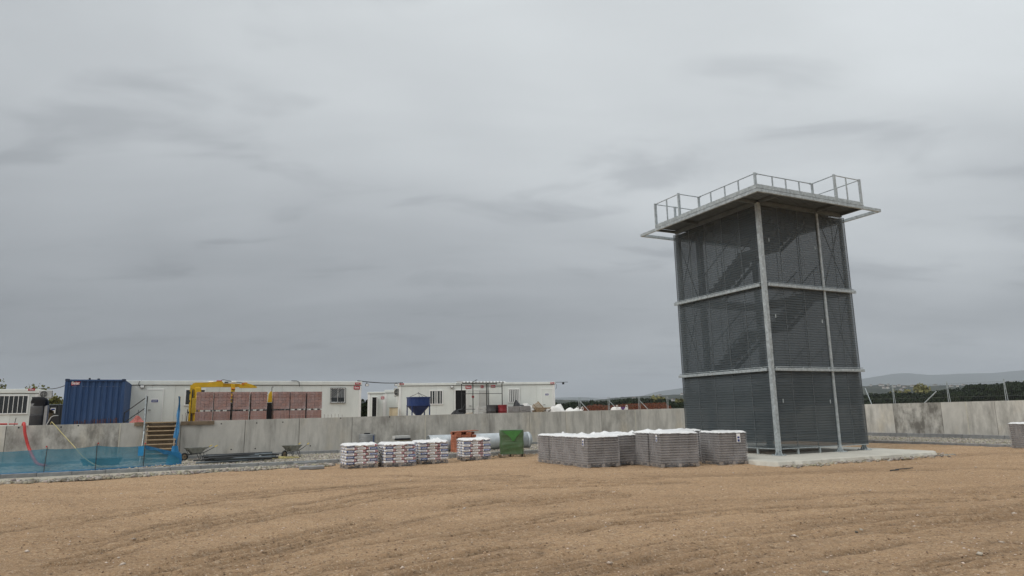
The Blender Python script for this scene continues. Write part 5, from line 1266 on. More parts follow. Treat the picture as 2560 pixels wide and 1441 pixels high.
# ================================================================== CEMENT PALLETS
def pallet(parent, L, D, h=0.14, mat=WOOD_GREY, n=7):
    for k in range(n):
        x = k * (L - 0.1) / (n - 1); MB().bevbox(x, x + 0.1, 0, D, h - 0.022, h, 0.004).build('top_board', mat, parent)
    for x in (0.0, L / 2 - 0.05, L - 0.1):
        for y in (0.0, D / 2 - 0.05, D - 0.1): MB().bevbox(x, x + 0.1, y, y + 0.1, 0.022, h - 0.023, 0.006).build('block', mat, parent)
        MB().bevbox(x, x + 0.1, 0, D, 0.0, 0.021, 0.004).build('bottom_board', mat, parent)
def bag_mesh(name, L, D, H, kind):
    # pillow-shaped paper bag; printed patches are proud faces on its front
    nx, ny, nz = 8, 5, 4; m = MB()
    def P(u_, v_, w_):   # u,v,w in 0..1
        e = (1 - abs(2 * u_ - 1) ** 4) ** .25 if True else 1
        bx = 1 - 0.16 * abs(2 * w_ - 1) ** 3; by = 1 - 0.20 * abs(2 * w_ - 1) ** 2.2
        bz = 1 - 0.22 * (abs(2 * u_ - 1) ** 4 + abs(2 * v_ - 1) ** 4) * 0.8
        return (L * (0.5 + (u_ - 0.5) * bx), D * (0.5 + (v_ - 0.5) * by), H * (0.5 + (w_ - 0.5) * bz))
    def grid(n1, n2, fn, mi=0, sel=None):
        vs = [P(*fn(i / n1, j / n2)) for i in range(n1 + 1) for j in range(n2 + 1)]
        o = len(m.v); m.v += vs
        for i in range(n1):
            for j in range(n2):
                m.f.append((o + i * (n2 + 1) + j, o + (i + 1) * (n2 + 1) + j, o + (i + 1) * (n2 + 1) + j + 1, o + i * (n2 + 1) + j + 1)); m.m.append(sel(i, j) if sel else mi)
    if kind == 'long_r': sel = lambda i, j: 1 if (i >= 6 and 0 <= j <= 3) else (3 if (j == 2 and 1 <= i <= 4) else 0)
    elif kind == 'long_l': sel = lambda i, j: 1 if (i <= 1) else (3 if (j == 2 and 3 <= i <= 6) else 0)
    else: sel = lambda i, j: 2 if 1 <= i <= 7 else 0
    grid(nx, nz, lambda a, b: (a, 0, b), sel=sel)
    grid(nx, nz, lambda a, b: (1 - a, 1, b), sel=sel)
    grid(ny, nz, lambda a, b: (1, a, b)); grid(ny, nz, lambda a, b: (0, 1 - a, b), sel=lambda i, j: (2 if 1 <= i <= 2 and 1 <= j <= 2 else 0))
    grid(nx, ny, lambda a, b: (a, b, 1)); grid(nx, ny, lambda a, b: (a, 1 - b, 0))
    # white marks of the print
    if kind == 'end':
        for k in range(5): x = L * (0.30 + 0.11 * k); m.box(x, x + L * 0.075, -0.004, -0.001, H * 0.42, H * 0.64, 4)
    else:
        x0 = L * (0.80 if kind == 'long_r' else 0.07)
        for k in range(3): m.box(x0 + k * L * .05, x0 + k * L * .05 + L * 0.03, -0.004, -0.001, H * 0.42, H * 0.60, 4)
    return m.mesh(name, [BAG, BAG_RED, BAG_BLUE, BAG_GREY, WHITE_PAINT], True)
def crumple_top(parent, L, D, z, name, mat, amp=0.03, peaks=(), over=0.02, n=16, seed=0, skirt=0.04):
    # loosely laid plastic sheet with folds and upstanding corners, 6 mm thick
    vs = []; s = seed * 13.7
    for i in range(n + 1):
        for j in range(n + 1):
            x = -over + (L + 2 * over) * i / n; y = -over + (D + 2 * over) * j / n
            h = amp * (float(vnoise(np.array([x * 5 + s]), np.array([y * 5 + s]), 3)[0]) + 0.5 * float(vnoise(np.array([x * 13 + s]), np.array([y * 13]), 4)[0]))
            for (px, py, ph, pw) in peaks: h += 0.7 * ph * max(0, 1 - math.hypot((x - px) / pw, (y - py) / (pw * 1.3)))
            if i in (0, n) or j in (0, n): h = -skirt * (0.4 + 0.9 * random.random())
            vs.append((x, y, z + h))
    k = n + 1; N0 = len(vs); top = [(i * k + j, (i + 1) * k + j, (i + 1) * k + j + 1, i * k + j + 1) for i in range(n) for j in range(n)]
    vs2 = [(x, y, zz - 0.006) for x, y, zz in vs]; bot = [tuple(reversed([q + N0 for q in f])) for f in top]
    MB().add(vs + vs2, top + bot).build(name, mat, parent, True)
def film_skin(parent, L, D, z0, z1, mat, e=0.015, amp=0.012, name='wrap_film', nx=8, nz=7, flare=0.0, left=None):
    f = MB()
    def side(ax, ay, bx, by, mi=0):
        vs = []
        for t in range(nx + 1):
            for s in range(nz + 1):
                q = t / nx; k = s / nz; fl = flare * max(0, 0.25 - k) * 4
                vs.append((ax + (bx - ax) * q + random.uniform(-amp, amp) * (0 < t < nx) + fl * random.uniform(-.3, 1) * (1 if ax > L / 2 and bx > L / 2 else -1 if ax < L / 2 and bx < L / 2 else 0), ay + (by - ay) * q + random.uniform(-amp, amp) * (0 < t < nx) - fl * random.uniform(0, 1) * (1 if ay < D / 2 and by < D / 2 else 0), z0 + (z1 - z0) * k + (random.uniform(-.03, .02) if s == 0 else 0)))
        f.add(vs, [(t * (nz + 1) + s, (t + 1) * (nz + 1) + s, (t + 1) * (nz + 1) + s + 1, t * (nz + 1) + s + 1) for t in range(nx) for s in range(nz)], mi)
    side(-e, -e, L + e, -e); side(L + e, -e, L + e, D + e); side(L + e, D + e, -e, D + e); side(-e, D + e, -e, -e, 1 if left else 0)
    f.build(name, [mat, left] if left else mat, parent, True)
def build_cement():
    L, D, H = 1.16, 0.98, 0.102
    bl = bag_mesh('cement_bag', 0.415, 0.30, 0.112, 'long_r'); bl2 = bag_mesh('cement_bag', 0.415, 0.30, 0.112, 'long_l'); be = bag_mesh('cement_bag', 0.325, 0.46, 0.112, 'end')
    rows_mesh = bl
    labs = ['pallet of shrink-wrapped cement bags furthest left', 'second cement-bag pallet from the left', 'third cement-bag pallet from the left', 'cement-bag pallet nearest the green wrapped load']
    place = [(-6.02, 24.62, R(25), 7), (-4.70, 25.0, R(25), 7), (-3.62, 26.25, R(27), 7), (-2.08, 27.75, R(19), 7)]
    for i, (x, y, a, n) in enumerate(place):
        p = thing('cement_pallet', labs[i], 'cement pallet', (x, y, -0.01), a, 'row of cement-bag pallets'); random.seed(40 + i)
        pallet(p, L, D, 0.13)
        for k in range(n):
            z = 0.132 + k * H; A = (k % 2 == (i % 2))
            def put(me, x0, y0, flip=False):
                o = obj('cement_bag', me, p, (x0 + random.uniform(-.012, .012), y0 + random.uniform(-.015, .012), z)); o.rotation_euler = (0, random.uniform(-.02, .02), random.uniform(-.03, .03))
            if A: put(be, 0, 0); put(bl, .327, 0); put(bl if i < 2 else bl2, .742, 0)
            else: put(bl, 0, 0); put(bl, .416, 0); put(be, .835, 0)
            # rear rows
            if A: put(bl, .33, .32); put(bl, .742, .32); put(be, 0, .5); put(be, .33, .5 + .12); put(be, .66, .62)
            else: put(bl, 0, .33); put(bl, .416, .33); put(bl, 0, .65); put(bl, .416, .65); put(be, .835, .5)
        crumple_top(p, L, D, 0.132 + n * H + 0.006, 'top_sheet', FILM_TOP, 0.035, peaks=[((1.0, .3, .10, .14), (.1, .5, .05, .2)), ((0.2, .2, .03, .2),), ((.75, .4, .12, .10), (.95, .6, .12, .12)), ((.85, .5, .05, .2),)][i], seed=i + 1, skirt=0.05)
        film_skin(p, L, D, 0.03, 0.132 + n * H, FILM, 0.022, 0.014, flare=0.03)
build_cement()

# ================================================================== PAVER PALLETS
def paver_pallet(label, loc, rz, L, D, H, layers, seed, tagside='left', peaks=()):
    p = thing('paver_pallet', label, 'paver pallet', loc, rz, 'pallets of grey pavers in front of the tower'); random.seed(seed)
    h0 = 0.125; pallet(p, L, D, h0 - 0.002)
    lh = (H - h0) / layers
    me = None
    for k in range(layers):
        nx = 4; cw = L / nx; m = MB(); ins = 0.022
        for i in range(nx):
            g = 0.002; e = random.uniform(-.005, .005)
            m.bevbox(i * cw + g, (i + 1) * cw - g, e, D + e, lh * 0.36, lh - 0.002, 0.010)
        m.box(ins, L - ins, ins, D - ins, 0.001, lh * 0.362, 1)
        m.build('paver_layer', [PAVER, PAVER_GAP_SHADE], p, loc=(random.uniform(-.010, .010), random.uniform(-.010, .010), h0 + k * lh))
    crumple_top(p, L, D, H + 0.004, 'top_sheet', FILM_TOP, 0.04, peaks=peaks, seed=seed, over=0.022, skirt=0.025)
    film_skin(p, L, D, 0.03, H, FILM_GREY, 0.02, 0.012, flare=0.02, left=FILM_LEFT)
    if tagside:
        q = MB().box(-0.034, -0.030, D * .22, D * .36, H - 0.30, H - 0.06).build('paper_label', WHITE_PAINT, p) if tagside == 'left' else MB().box(L * .62, L * .76, -0.036, -0.032, H - 0.34, H - 0.05).build('paper_label', WHITE_PAINT, p)
        if tagside == 'left': MB().box(-0.038, -0.0345, D * .25, D * .33, H - 0.28, H - 0.2).box(-0.038, -0.0345, D * .25, D * .33, H - 0.17, H - 0.12).build('label_print', SIGN_BLUE, q)
        else: MB().box(L * .65, L * .73, -0.040, -0.0365, H - 0.32, H - 0.24).box(L * .65, L * .73, -0.040, -0.0365, H - 0.21, H - 0.15).build('label_print', SIGN_BLUE, q)
    return p
def build_pavers():
    a = Vector((2.45, 23.23)); step = 0.90
    labs = ['paver pallet at the front corner of the left row, small label on its side', 'second paver pallet back in the left row', 'third paver pallet back in the left row', 'rearmost paver pallet of the left row']
    pk = [((.2, .5, .05, .25),), ((1.0, .3, .18, .12), (.7, .6, .14, .2)), ((.3, .4, .22, .07),), ()]
    for k in range(4):
        q = a + V * (step * k) + U * random.uniform(-.03, .03)
        paver_pallet(labs[k], (q.x, q.y, -0.01), T + random.uniform(-.01, .01), 1.24, 0.86, 1.02, 11, 60 + k, 'left' if k == 0 else None, pk[k])
    b = a + U * 1.36 + V * 0.28
    for k, (lab, pk_) in enumerate([('dark-faced paver pallet between the left and middle pallets', ((.6, .4, .1, .2), (1.0, .5, .16, .14))), ('paver pallet behind the dark-faced one in the second row', ((.4, .4, .12, .2), (.9, .4, .1, .2)))]):
        q = b + V * (step * k); paver_pallet(lab, (q.x, q.y, -0.01), T, 1.24, 0.86, 1.04, 11, 70 + k, None, pk_)
    paver_pallet('large paver pallet nearest the camera in the middle of the group', (4.82, 22.87, -0.01), R(13), 1.33, 0.86, 1.12, 12, 80, 'left', ((.3, .5, .05, .3),))
    q = Vector((4.82, 22.87)) + Vector((-math.sin(R(16)), math.cos(R(16)))) * 0.93
    paver_pallet('paver pallet directly behind the large middle one', (q.x, q.y, -0.01), R(24), 1.24, 0.9, 1.12, 12, 81, None, ((.3, .4, .1, .25), (.8, .4, .1, .2)))
    paver_pallet('rightmost paver pallet of the group, labelled face turned to the viewer', (6.92, 23.39, -0.01), R(17), 1.05, 1.2, 1.09, 12, 82, 'front', ())
    paver_pallet('paver pallet tucked behind the rightmost one', (5.75, 24.85, -0.01), R(22), 1.2, 0.9, 1.12, 12, 83, None, ((.5, .4, .06, .3),))
    paver_pallet('lone paver pallet cut by the right edge of the view', (20.4, 27.3, 0.07), R(12), 1.3, 0.95, 1.0, 11, 90, None, ())
build_pavers()

# ================================================================== GREEN LOAD, PIPE, TANK, FORMWORK, BRICK PILE
def build_mid():
    g = thing('green_wrapped_load', 'tall load wrapped in green plastic on a wooden pallet', 'wrapped pallet', (-0.66, 29.2, -0.01), R(4))
    pallet(g, 1.10, 0.9, 0.14, WOOD_DK)
    m = MB(); n = 10; vs = []; random.seed(2); N = 28; rings = []
    for k in range(n + 1):
        z = 0.145 + 1.0 * k / n; s = 1.0 - 0.02 * math.sin(k * 1.3)
        rings += [(0.55 + 0.50 * s * math.copysign(abs(math.cos(t)) ** .18, math.cos(t)) + random.uniform(-.008, .008), 0.45 + 0.43 * s * math.copysign(abs(math.sin(t)) ** .18, math.sin(t)) + random.uniform(-.008, .008), z) for t in [2 * math.pi * (i + .5) / N for i in range(N)]]
    fs = [(k * N + i, k * N + (i + 1) % N, (k + 1) * N + (i + 1) % N, (k + 1) * N + i) for k in range(n) for i in range(N)] + [tuple(range(n * N, (n + 1) * N))]
    MB().add(rings, fs).build('green_wrap', GREEN_FILM, g)
    MB().prism([(0.14, 1.10), (0.98, 1.12), (0.74, 0.86), (0.64, 0.68), (0.56, 0.68), (0.48, 0.84)], -0.004, 0.03).build('folded_flap', GREEN_BRIGHT, g)
    # big pipe
    p = thing('steel_pipe', 'large galvanised steel pipe lying along the gravel behind the pallets', 'pipe', S(-9.5, 11.6, GZ + 0.02), T)
    r = 0.375
    def seg(x0, x1, name='pipe_section', rr=r):
        m = MB(); n = 40; prof = [(x0, rr), (x1, rr), (x1, rr - 0.015), (x0, rr - 0.015)]; vs = []
        for (x, q) in prof:
            for i in range(n): t = 2 * math.pi * i / n; vs.append((x, q * math.cos(t), r + q * math.sin(t)))
        m.add(vs, [(k * n + i, k * n + (i + 1) % n, ((k + 1) % 4) * n + (i + 1) % n, ((k + 1) % 4) * n + i) for k in range(4) for i in range(n)]); return m.build(name, PIPE, p, True)
    seg(0.0, 1.9); seg(1.92, 5.15)
    seg(1.82, 2.0, 'flange', r + 0.02); seg(5.02, 5.17, 'flange', r + 0.012)
    c = MB().lathe([(0.001, 0.16), (0.2, 0.14), (0.32, 0.07), (r - 0.004, 0.0)], 40).build('end_cap', PIPE, p, True); c.rotation_euler = (0, R(90), 0); c.location = (5.16, 0, r)
    for x in (0.4, 4.6): MB().prism([(-0.3, -0.02), (0.3, -0.02), (0.22, 0.07), (-0.22, 0.07)], x, x + 0.1, axis='x').build('chock', WOOD_DK, p)
    # formwork at its left end
    f = thing('formwork_panel', 'black-edged formwork sheet propped at the left end of the steel pipe', 'formwork', S(-11.25, 10.95, GZ), T)
    MB().bevbox(0.0, 0.72, -0.02, 0.05, 0.62, 0.70, 0.01).build('edge_rail', BLACK, f); MB().box(0.03, 0.72, 0.06, 0.5, 0.68, 0.80).build('top_sheet', WHITE_OLD, f)
    MB().prism([(0.02, 0.60), (0.72, 0.64), (0.95, 0.46), (0.95, 0.40), (0.1, 0.42)], 0.02, 0.05).build('front_sheet', M('worn_plywood', (0.33, 0.31, 0.24), 0.8, 0, 0.2, 4), f)
    MB().bevbox(0.72, 0.96, 0.0, 0.5, 0.0, 0.42, 0.01).build('side_box', WOOD_DK, f); MB().bevbox(0.05, 0.7, 0.05, 0.5, 0.0, 0.40, 0.01).build('core_box', STEEL_DK, f)
    tag(MB().bevbox(0, .28, 0, .2, 0, .56, .02).build('red_canister', M('red_plastic', (0.4, 0.05, 0.03), 0.5), None, loc=S(-11.62, 10.6, GZ + .01), rotz=T), 'small red canister peeping over the second cement pallet', 'canister')
    # tank
    t = thing('steel_tank', 'grey cylindrical tank with a black lid and blue stripe against the wall', 'tank', S(-11.92, 13.2, GZ), T)
    MB().lathe([(0.001, 0), (0.38, 0), (0.385, 0.05), (0.385, 0.83), (0.37, 0.86), (0.001, 0.865)], 28).build('shell', M('dull_zinc', (0.22, 0.225, 0.22), 0.55, 0.3, 0.2, 3, stretch=(1, 1, 4)), t, True)
    MB().lathe([(0.14, 0.862), (0.14, 0.91), (0.001, 0.925)], 16).build('lid', BLACK, t)
    m = MB(); vs = []
    for i in range(4):
        a = -1.05 + i * 0.07
        for z in (0.1, 0.8): vs.append((0.388 * math.cos(a), 0.388 * math.sin(a), z))
    m.add(vs, [(i * 2, i * 2 + 2, i * 2 + 3, i * 2 + 1) for i in range(3)]); m.build('blue_stripe', M('faded_blue', (0.06, 0.09, 0.2), 0.7), t)
    # pile of red clay blocks
    b = thing('clay_block_stack', 'untidy stack of red clay blocks behind the cement pallets', 'brick stack', S(-8.62, 10.3, GZ - .1), T); random.seed(31)
    bm = MB().bevbox(0.002, 0.238, 0.002, 0.238, 0.002, 0.108, 0.006).mesh('clay_block', BRICK_RED)
    for k in range(8):
        for i in range(4):
            for j in range(3):
                if k == 7 and (i + j) % 2: continue
                o = obj('clay_block', bm, b, (i * 0.242 + random.uniform(-.02, .02) * (k > 4), j * 0.242 + random.uniform(-.02, .02), 0.10 + k * 0.112)); o.rotation_euler = (0, 0, random.uniform(-.06, .06) * (k > 4))
    for q in range(4): MB().bevbox(-0.06 + q * .26, 0.32 + q * .26, 0.02, 0.5, 1.0 + .012 * q, 1.03 + .012 * q, .005).build('roof_tile', BRICK_RED, b)
    MB().bevbox(-0.05, 1.02, -0.02, 0.76, 0.0, 0.098, 0.01).build('pallet_base', WOOD_DK, b)
    tag(MB().path(smooth_path([S(-8.7, 9.9, .25), S(-8.4, 9.85, .34), S(-8.1, 9.8, .52), S(-8.0, 9.75, .7)]), 0.02, 6).build('strap', M('tan_strap', (0.42, 0.3, 0.2), 0.7)), 'loose tan strap hanging from the red clay block stack', 'strap')
build_mid()
# thin rods dropped on the dirt, right of the tower
tag(MB().tube((11.18, 20.50, 0.035), (11.84, 20.78, 0.04), 0.014, 6).build('dropped_rod', STEEL_DK), 'longer thin dark rod lying on the dirt right of the tower', 'rod')
tag(MB().tube((10.83, 20.16, 0.035), (11.12, 20.24, 0.045), 0.02, 6).build('dropped_rod', STEEL_DK), 'short dark rod lying on the dirt right of the tower', 'rod')
for i, (x, y, s, lab) in enumerate([(5.14, 10.72, .055, 'dark stone of the pair lying on the dirt in the right foreground'), (5.32, 10.92, .06, 'pale stone of the pair lying on the dirt in the right foreground'), (5.88, 9.05, .06, 'flat pale stone near the right edge of the foreground'), (3.55, 8.24, .05, 'pale stone at the bottom edge of the dirt')]):
    me = stones('loose_stone', np.array([[0, 0, 0.0]]), np.array([s * 0.62]), RUBBLE_M, .6, np.array([[.45, .45, .45] if i == 0 else [1.5, 1.5, 1.5]]), True); tag(obj('loose_stone', me, None, (x, y, 0.02 + float(tilt(x, y)))), lab, 'stone')

# ================================================================== CLUTTER ON THE TERRACE, RIGHT PART
def build_terrace_right():
    # open shelter frame with corrugated roof
    s = thing('shelter_frame', 'open dark steel shelter frame with a small corrugated roof before the right cabin', 'shelter', S(-3.3, 23.0, TZ), T - R(6))
    W, D, H = 2.8, 1.2, 2.62; posts = [(0, 0), (0.68, -0.3), (1.72, -0.3), (2.0, 0.9), (2.8, 0.0)]
    for (x, y) in posts: MB().bevbox(x - .024, x + .024, y - .024, y + .024, 0, H - 0.02, 0.004).build('post', STEEL_DK, s)
    for z in (0.92, 1.92):
        MB().bevbox(0.03, 2.77, -0.02, 0.02, z, z + .035, .004).build('cross_rail', STEEL_DK, s)
    MB().bevbox(0.7, 2.77, -0.02, 0.02, 2.36, 2.40, .004).build('cross_rail', STEEL_DK, s)
    MB().bevbox(-0.05, 2.85, -0.34, -0.29, H - .02, H + .03, .005).bevbox(-0.05, 2.85, D - .05, D, H - .02, H + .03, .005).build('roof_beam', STEEL_DK, s)
    m = MB(); n = 13; p = (W + .2) / n; prof = []
    for i in range(n): a = -.1 + i * p; prof += [(a, 0.055), (a + p * .4, 0.055), (a + p * .5, 0.0), (a + p * .9, 0.0)]
    prof.append((W + .1, .055))
    for (a, za), (b, zb_) in zip(prof[:-1], prof[1:]): m.add([(a, -.42, H + .032 + za), (b, -.42, H + .032 + zb_), (b, D + .1, H + .12 + zb_), (a, D + .1, H + .12 + za)], [(0, 1, 2, 3)])
    m.build('corrugated_roof', WHITE_TRIM, s)
    MB().tube((0.65, -.4, H + .06), (1.0, -.2, H + .22), 0.025, 6).build('loose_bar', STEEL_DK, s)
    # drums and crates
    def drum(label, r, l, mat):
        d = thing('oil_drum', label, 'drum', S(r, l, TZ), T)
        prof = [(0.001, 0), (0.29, 0), (0.30, 0.02), (0.29, 0.05), (0.29, 0.28), (0.305, 0.30), (0.29, 0.32), (0.29, 0.60), (0.305, 0.62), (0.29, 0.64), (0.29, 0.90), (0.30, 0.93), (0.28, 0.93), (0.275, 0.90), (0.001, 0.90)]
        q = [(a, b * 1.27) for a, b in prof]; MB().lathe(q, 26).build('shell', mat, d, True); MB().tube((0.15, 0, 1.143), (0.15, 0, 1.165), 0.03, 8).build('bung', STEEL_DK, d)
    drum('dark grey drum behind the wall under the shelter frame', -1.72, 21.8, M('drum_grey', (0.06, 0.06, 0.062), 0.5, 0, 0.2, 4)); drum('dark drum squeezed between the grey and red drums', -1.2, 22.3, STEEL_DK)
    drum('red drum at the right foot of the shelter frame', -0.98, 21.7, M('drum_red', (0.20, 0.02, 0.025), 0.5, 0, 0.2, 4))
    c = thing('slatted_crate', 'white slatted crate left of the dark drums', 'crate', S(-2.62, 21.9, TZ), T)
    for k in range(5): MB().bevbox(0, 0.6, 0, 0.02, 0.12 + k * 0.2, 0.28 + k * 0.2, .004).build('slat', WHITE_OLD, c)
    for x in (0.0, 0.55): MB().bevbox(x, x + .05, 0.021, 0.45, 0.0, 1.10, .004).build('upright', WHITE_OLD, c)
    # concrete blocks
    for i, (r, l, w, z, lab) in enumerate([(-0.23, 21.8, 0.55, 0, 'grey precast trough block right of the red drum'), (0.36, 21.75, 0.75, 0, 'grey precast block beside the timber slat panel')]):
        q = thing('precast_block', lab, 'concrete block', S(r, l, TZ), T); MB().prism([(0, 0), (w, 0), (w, 1.06), (w * .9, 1.09), (w * .1, 1.09), (0, 1.06)], 0, .6).build('body', CONC_BLOCK, q); MB().bevbox(.05, w - .05, -.03, -.001, .70, .78, .01).build('rib', CONC_BLOCK, q)
        if i: MB().box(.08, .42, -.004, .1, .70, .80).build('dark_slot', BLACK, q)
    # tarps and sheets: lumpy draped meshes
    def drape(name, label, r, l, L, D, H, mat, seed, cat='tarpaulin'):
        vs = []; n = 16; sd = seed * 3.3
        for i in range(n + 1):
            for j in range(n + 1):
                x = L * i / n; y = D * j / n; e = min(1, 4.2 * min(i / n, 1 - i / n)) * min(1, 4.2 * min(j / n, 1 - j / n)); e = e ** .6
                vs.append((x + .06 * math.sin(j * 1.7 + sd), y, H * e * (0.62 + 0.55 * float(vnoise(np.array([x * 2.6 + sd]), np.array([y * 2.6]), 5)[0])) + .04 * e * float(vnoise(np.array([x * 9]), np.array([y * 9 + sd]), 6)[0])))
        k = n + 1; me = MB().add(vs, [(i * k + j, (i + 1) * k + j, (i + 1) * k + j + 1, i * k + j + 1) for i in range(n) for j in range(n)])
        me.add([(0, 0, -.004), (L, 0, -.004), (L, D, -.004), (0, D, -.004)], [(0, 3, 2, 1)])
        return tag(me.build(name, mat, None, True, S(r, l, TZ), T), label, cat)
    drape('folded_tarpaulin', 'dark grey tarpaulin heap on the precast blocks', 0.25, 22.45, 1.35, .9, 1.36, TARP_GREY, 1)
    drape('plastic_sheet', 'white plastic sheet draped behind the timber slat panel', 0.95, 22.3, 0.95, .9, 1.32, SACK, 2, 'plastic sheet')
    drape('plastic_sheet', 'large crumpled white plastic sheet heaped by the right cabin door', 2.2, 21.2, 1.75, 1.3, 1.06, SACK, 3, 'plastic sheet')
    drape('plastic_sheet', 'low white sheet trailing to the right of the heap', 3.3, 20.6, 1.2, 1.0, 0.82, SACK, 8, 'plastic sheet')
    drape('cement_sack', 'beige sack slumped on the wall edge before the open doorway', -3.75, 21.2, .62, .6, .92, M('beige_sack', (0.34, 0.30, 0.24), 0.8, 0, 0.2, 4), 4, 'sack')
    drape('black_bag', 'low black bag slumped on the terrace before the open doorway', -4.45, 21.2, .8, .6, .80, BLACK, 5, 'bag')
    b = thing('upturned_barrow', 'black upturned barrow before the open cabin doorway', 'wheelbarrow', S(-3.95, 22.2, TZ), T)
    MB().prism([(-.35, .62), (-.1, .86), (.35, .96), (.5, .70)], -.25, .25).build('tray', BLACK, b)
    for x in (.0, .3): MB().tube((x, -.2, 0), (x + .04, -.2, .85), .02, 6).tube((x, .2, 0), (x + .04, .2, .85), .02, 6).build('leg', STEEL_DK, b)
    MB().tube((.3, -.2, .95), (.46, -.25, 1.28), .018, 6).build('handle', STEEL_DK, b)
    # slat panel leaning
    sp = thing('timber_slat_panel', 'tilted pale timber slat panel leaning on the precast block', 'slat panel', S(0.95, 21.3, TZ + .55), T); random.seed(4)
    for k in range(11):
        t = k * 0.052; a = R(29); x0 = 0.02 + t * 0.95; z0 = 0.5 - t * 0.9
        dx, dz = .60 * math.cos(a), .60 * math.sin(a)
        MB().prism([(x0, z0 - .02), (x0 + dx, z0 + dz - .02), (x0 + dx - .012, z0 + dz + .016), (x0 - .012, z0 + .016)], 0.0 + .01 * (k % 2), 0.03 + .01 * (k % 2)).build('slat', WOOD, sp)
    for q in (0.14, 0.48): MB().tube((q + .0, .05, .58 + q * .5), (q + .5, .05, .08 + q * .5), .022, 6).build('batten', WOOD_DK, sp)
    MB().box(0.1, 0.9, 0.06, 0.1, -.55, .25).build('support', WOOD_DK, sp)
    bd = thing('board_pile', 'pile of weathered boards and lath between the slat panel and the white sheet', 'board pile', S(1.45, 21.5, TZ), T); random.seed(14)
    for k in range(12): z = .55 + .035 * k; MB().bevbox(-.1 + random.uniform(-.1, .2), .9 + random.uniform(-.2, .3), random.uniform(-.1, .15), .35 + random.uniform(0, .2), z, z + .028, .004).build('board', random.choice((WOOD, WOOD_DK, WOOD_DK)), bd)
    for x in (0.0, .6): MB().bevbox(x, x + .25, 0, .4, 0, .55, .01).build('support_block', CONC_BLOCK, bd)
    st = thing('door_step', 'low timber step at the plaque door of the right cabin', 'step', (1.55, 47.3, TZ), R(11.86)); MB().bevbox(0, 1.5, 0, .8, .90, .98, .01).build('tread', WOOD, st)
    for x in (.1, 1.3): MB().bevbox(x, x + .1, .1, .7, 0, .899, .01).build('support', WOOD_DK, st)
    # big bags
    def bigbag(label, r, l, w, h, mark=None):
        g = thing('big_bag', label, 'big bag', S(r, l, TZ), T); n = 24; rs = []
        for (q, z) in [(.42, 0), (.5, .12), (.52, h * .55), (.49, h * .9), (.40, h), (.25, h * .97)]:
            rs.append([(w / 2 + w * q * math.copysign(abs(math.cos(t)) ** .4, math.cos(t)) * (1 + .03 * math.sin(5 * t)), .4 + .8 * q * math.copysign(abs(math.sin(t)) ** .4, math.sin(t)), z + .03 * math.sin(3 * t + z * 5) * (z > .1)) for t in [2 * math.pi * (i + .5) / n for i in range(n)]])
        MB().add(sum(rs, []), [(k * n + i, k * n + (i + 1) % n, (k + 1) * n + (i + 1) % n, (k + 1) * n + i) for k in range(5) for i in range(n)] + [tuple(range(5 * n, 6 * n))]).build('body', SACK, g, True)
        for x in (.12, .85): MB().path(smooth_path([(w * x - .08, .05, h * .9), (w * x - .04, .05, h + .13), (w * x + .05, .05, h + .12), (w * x + .08, .05, h * .9)], 4), .022, 6).build('lifting_loop', SACK, g)
        if mark: MB().prism([(w * .32, h * 1.03), (w * .72, h * 1.03), (w * .56, h * .80), (w * .44, h * .80)], -.035, -.025).build('purple_fold', M('purple_print', (0.13, 0.06, 0.20), .6), g)
    bigbag('white big bag with a purple mark standing behind the wall', 8.06, 22.0, 1.15, 0.90, True)
    bigbag('small white sack standing upright behind the wall right of the cabin', 4.25, 21.0, .5, .82)
build_terrace_right()

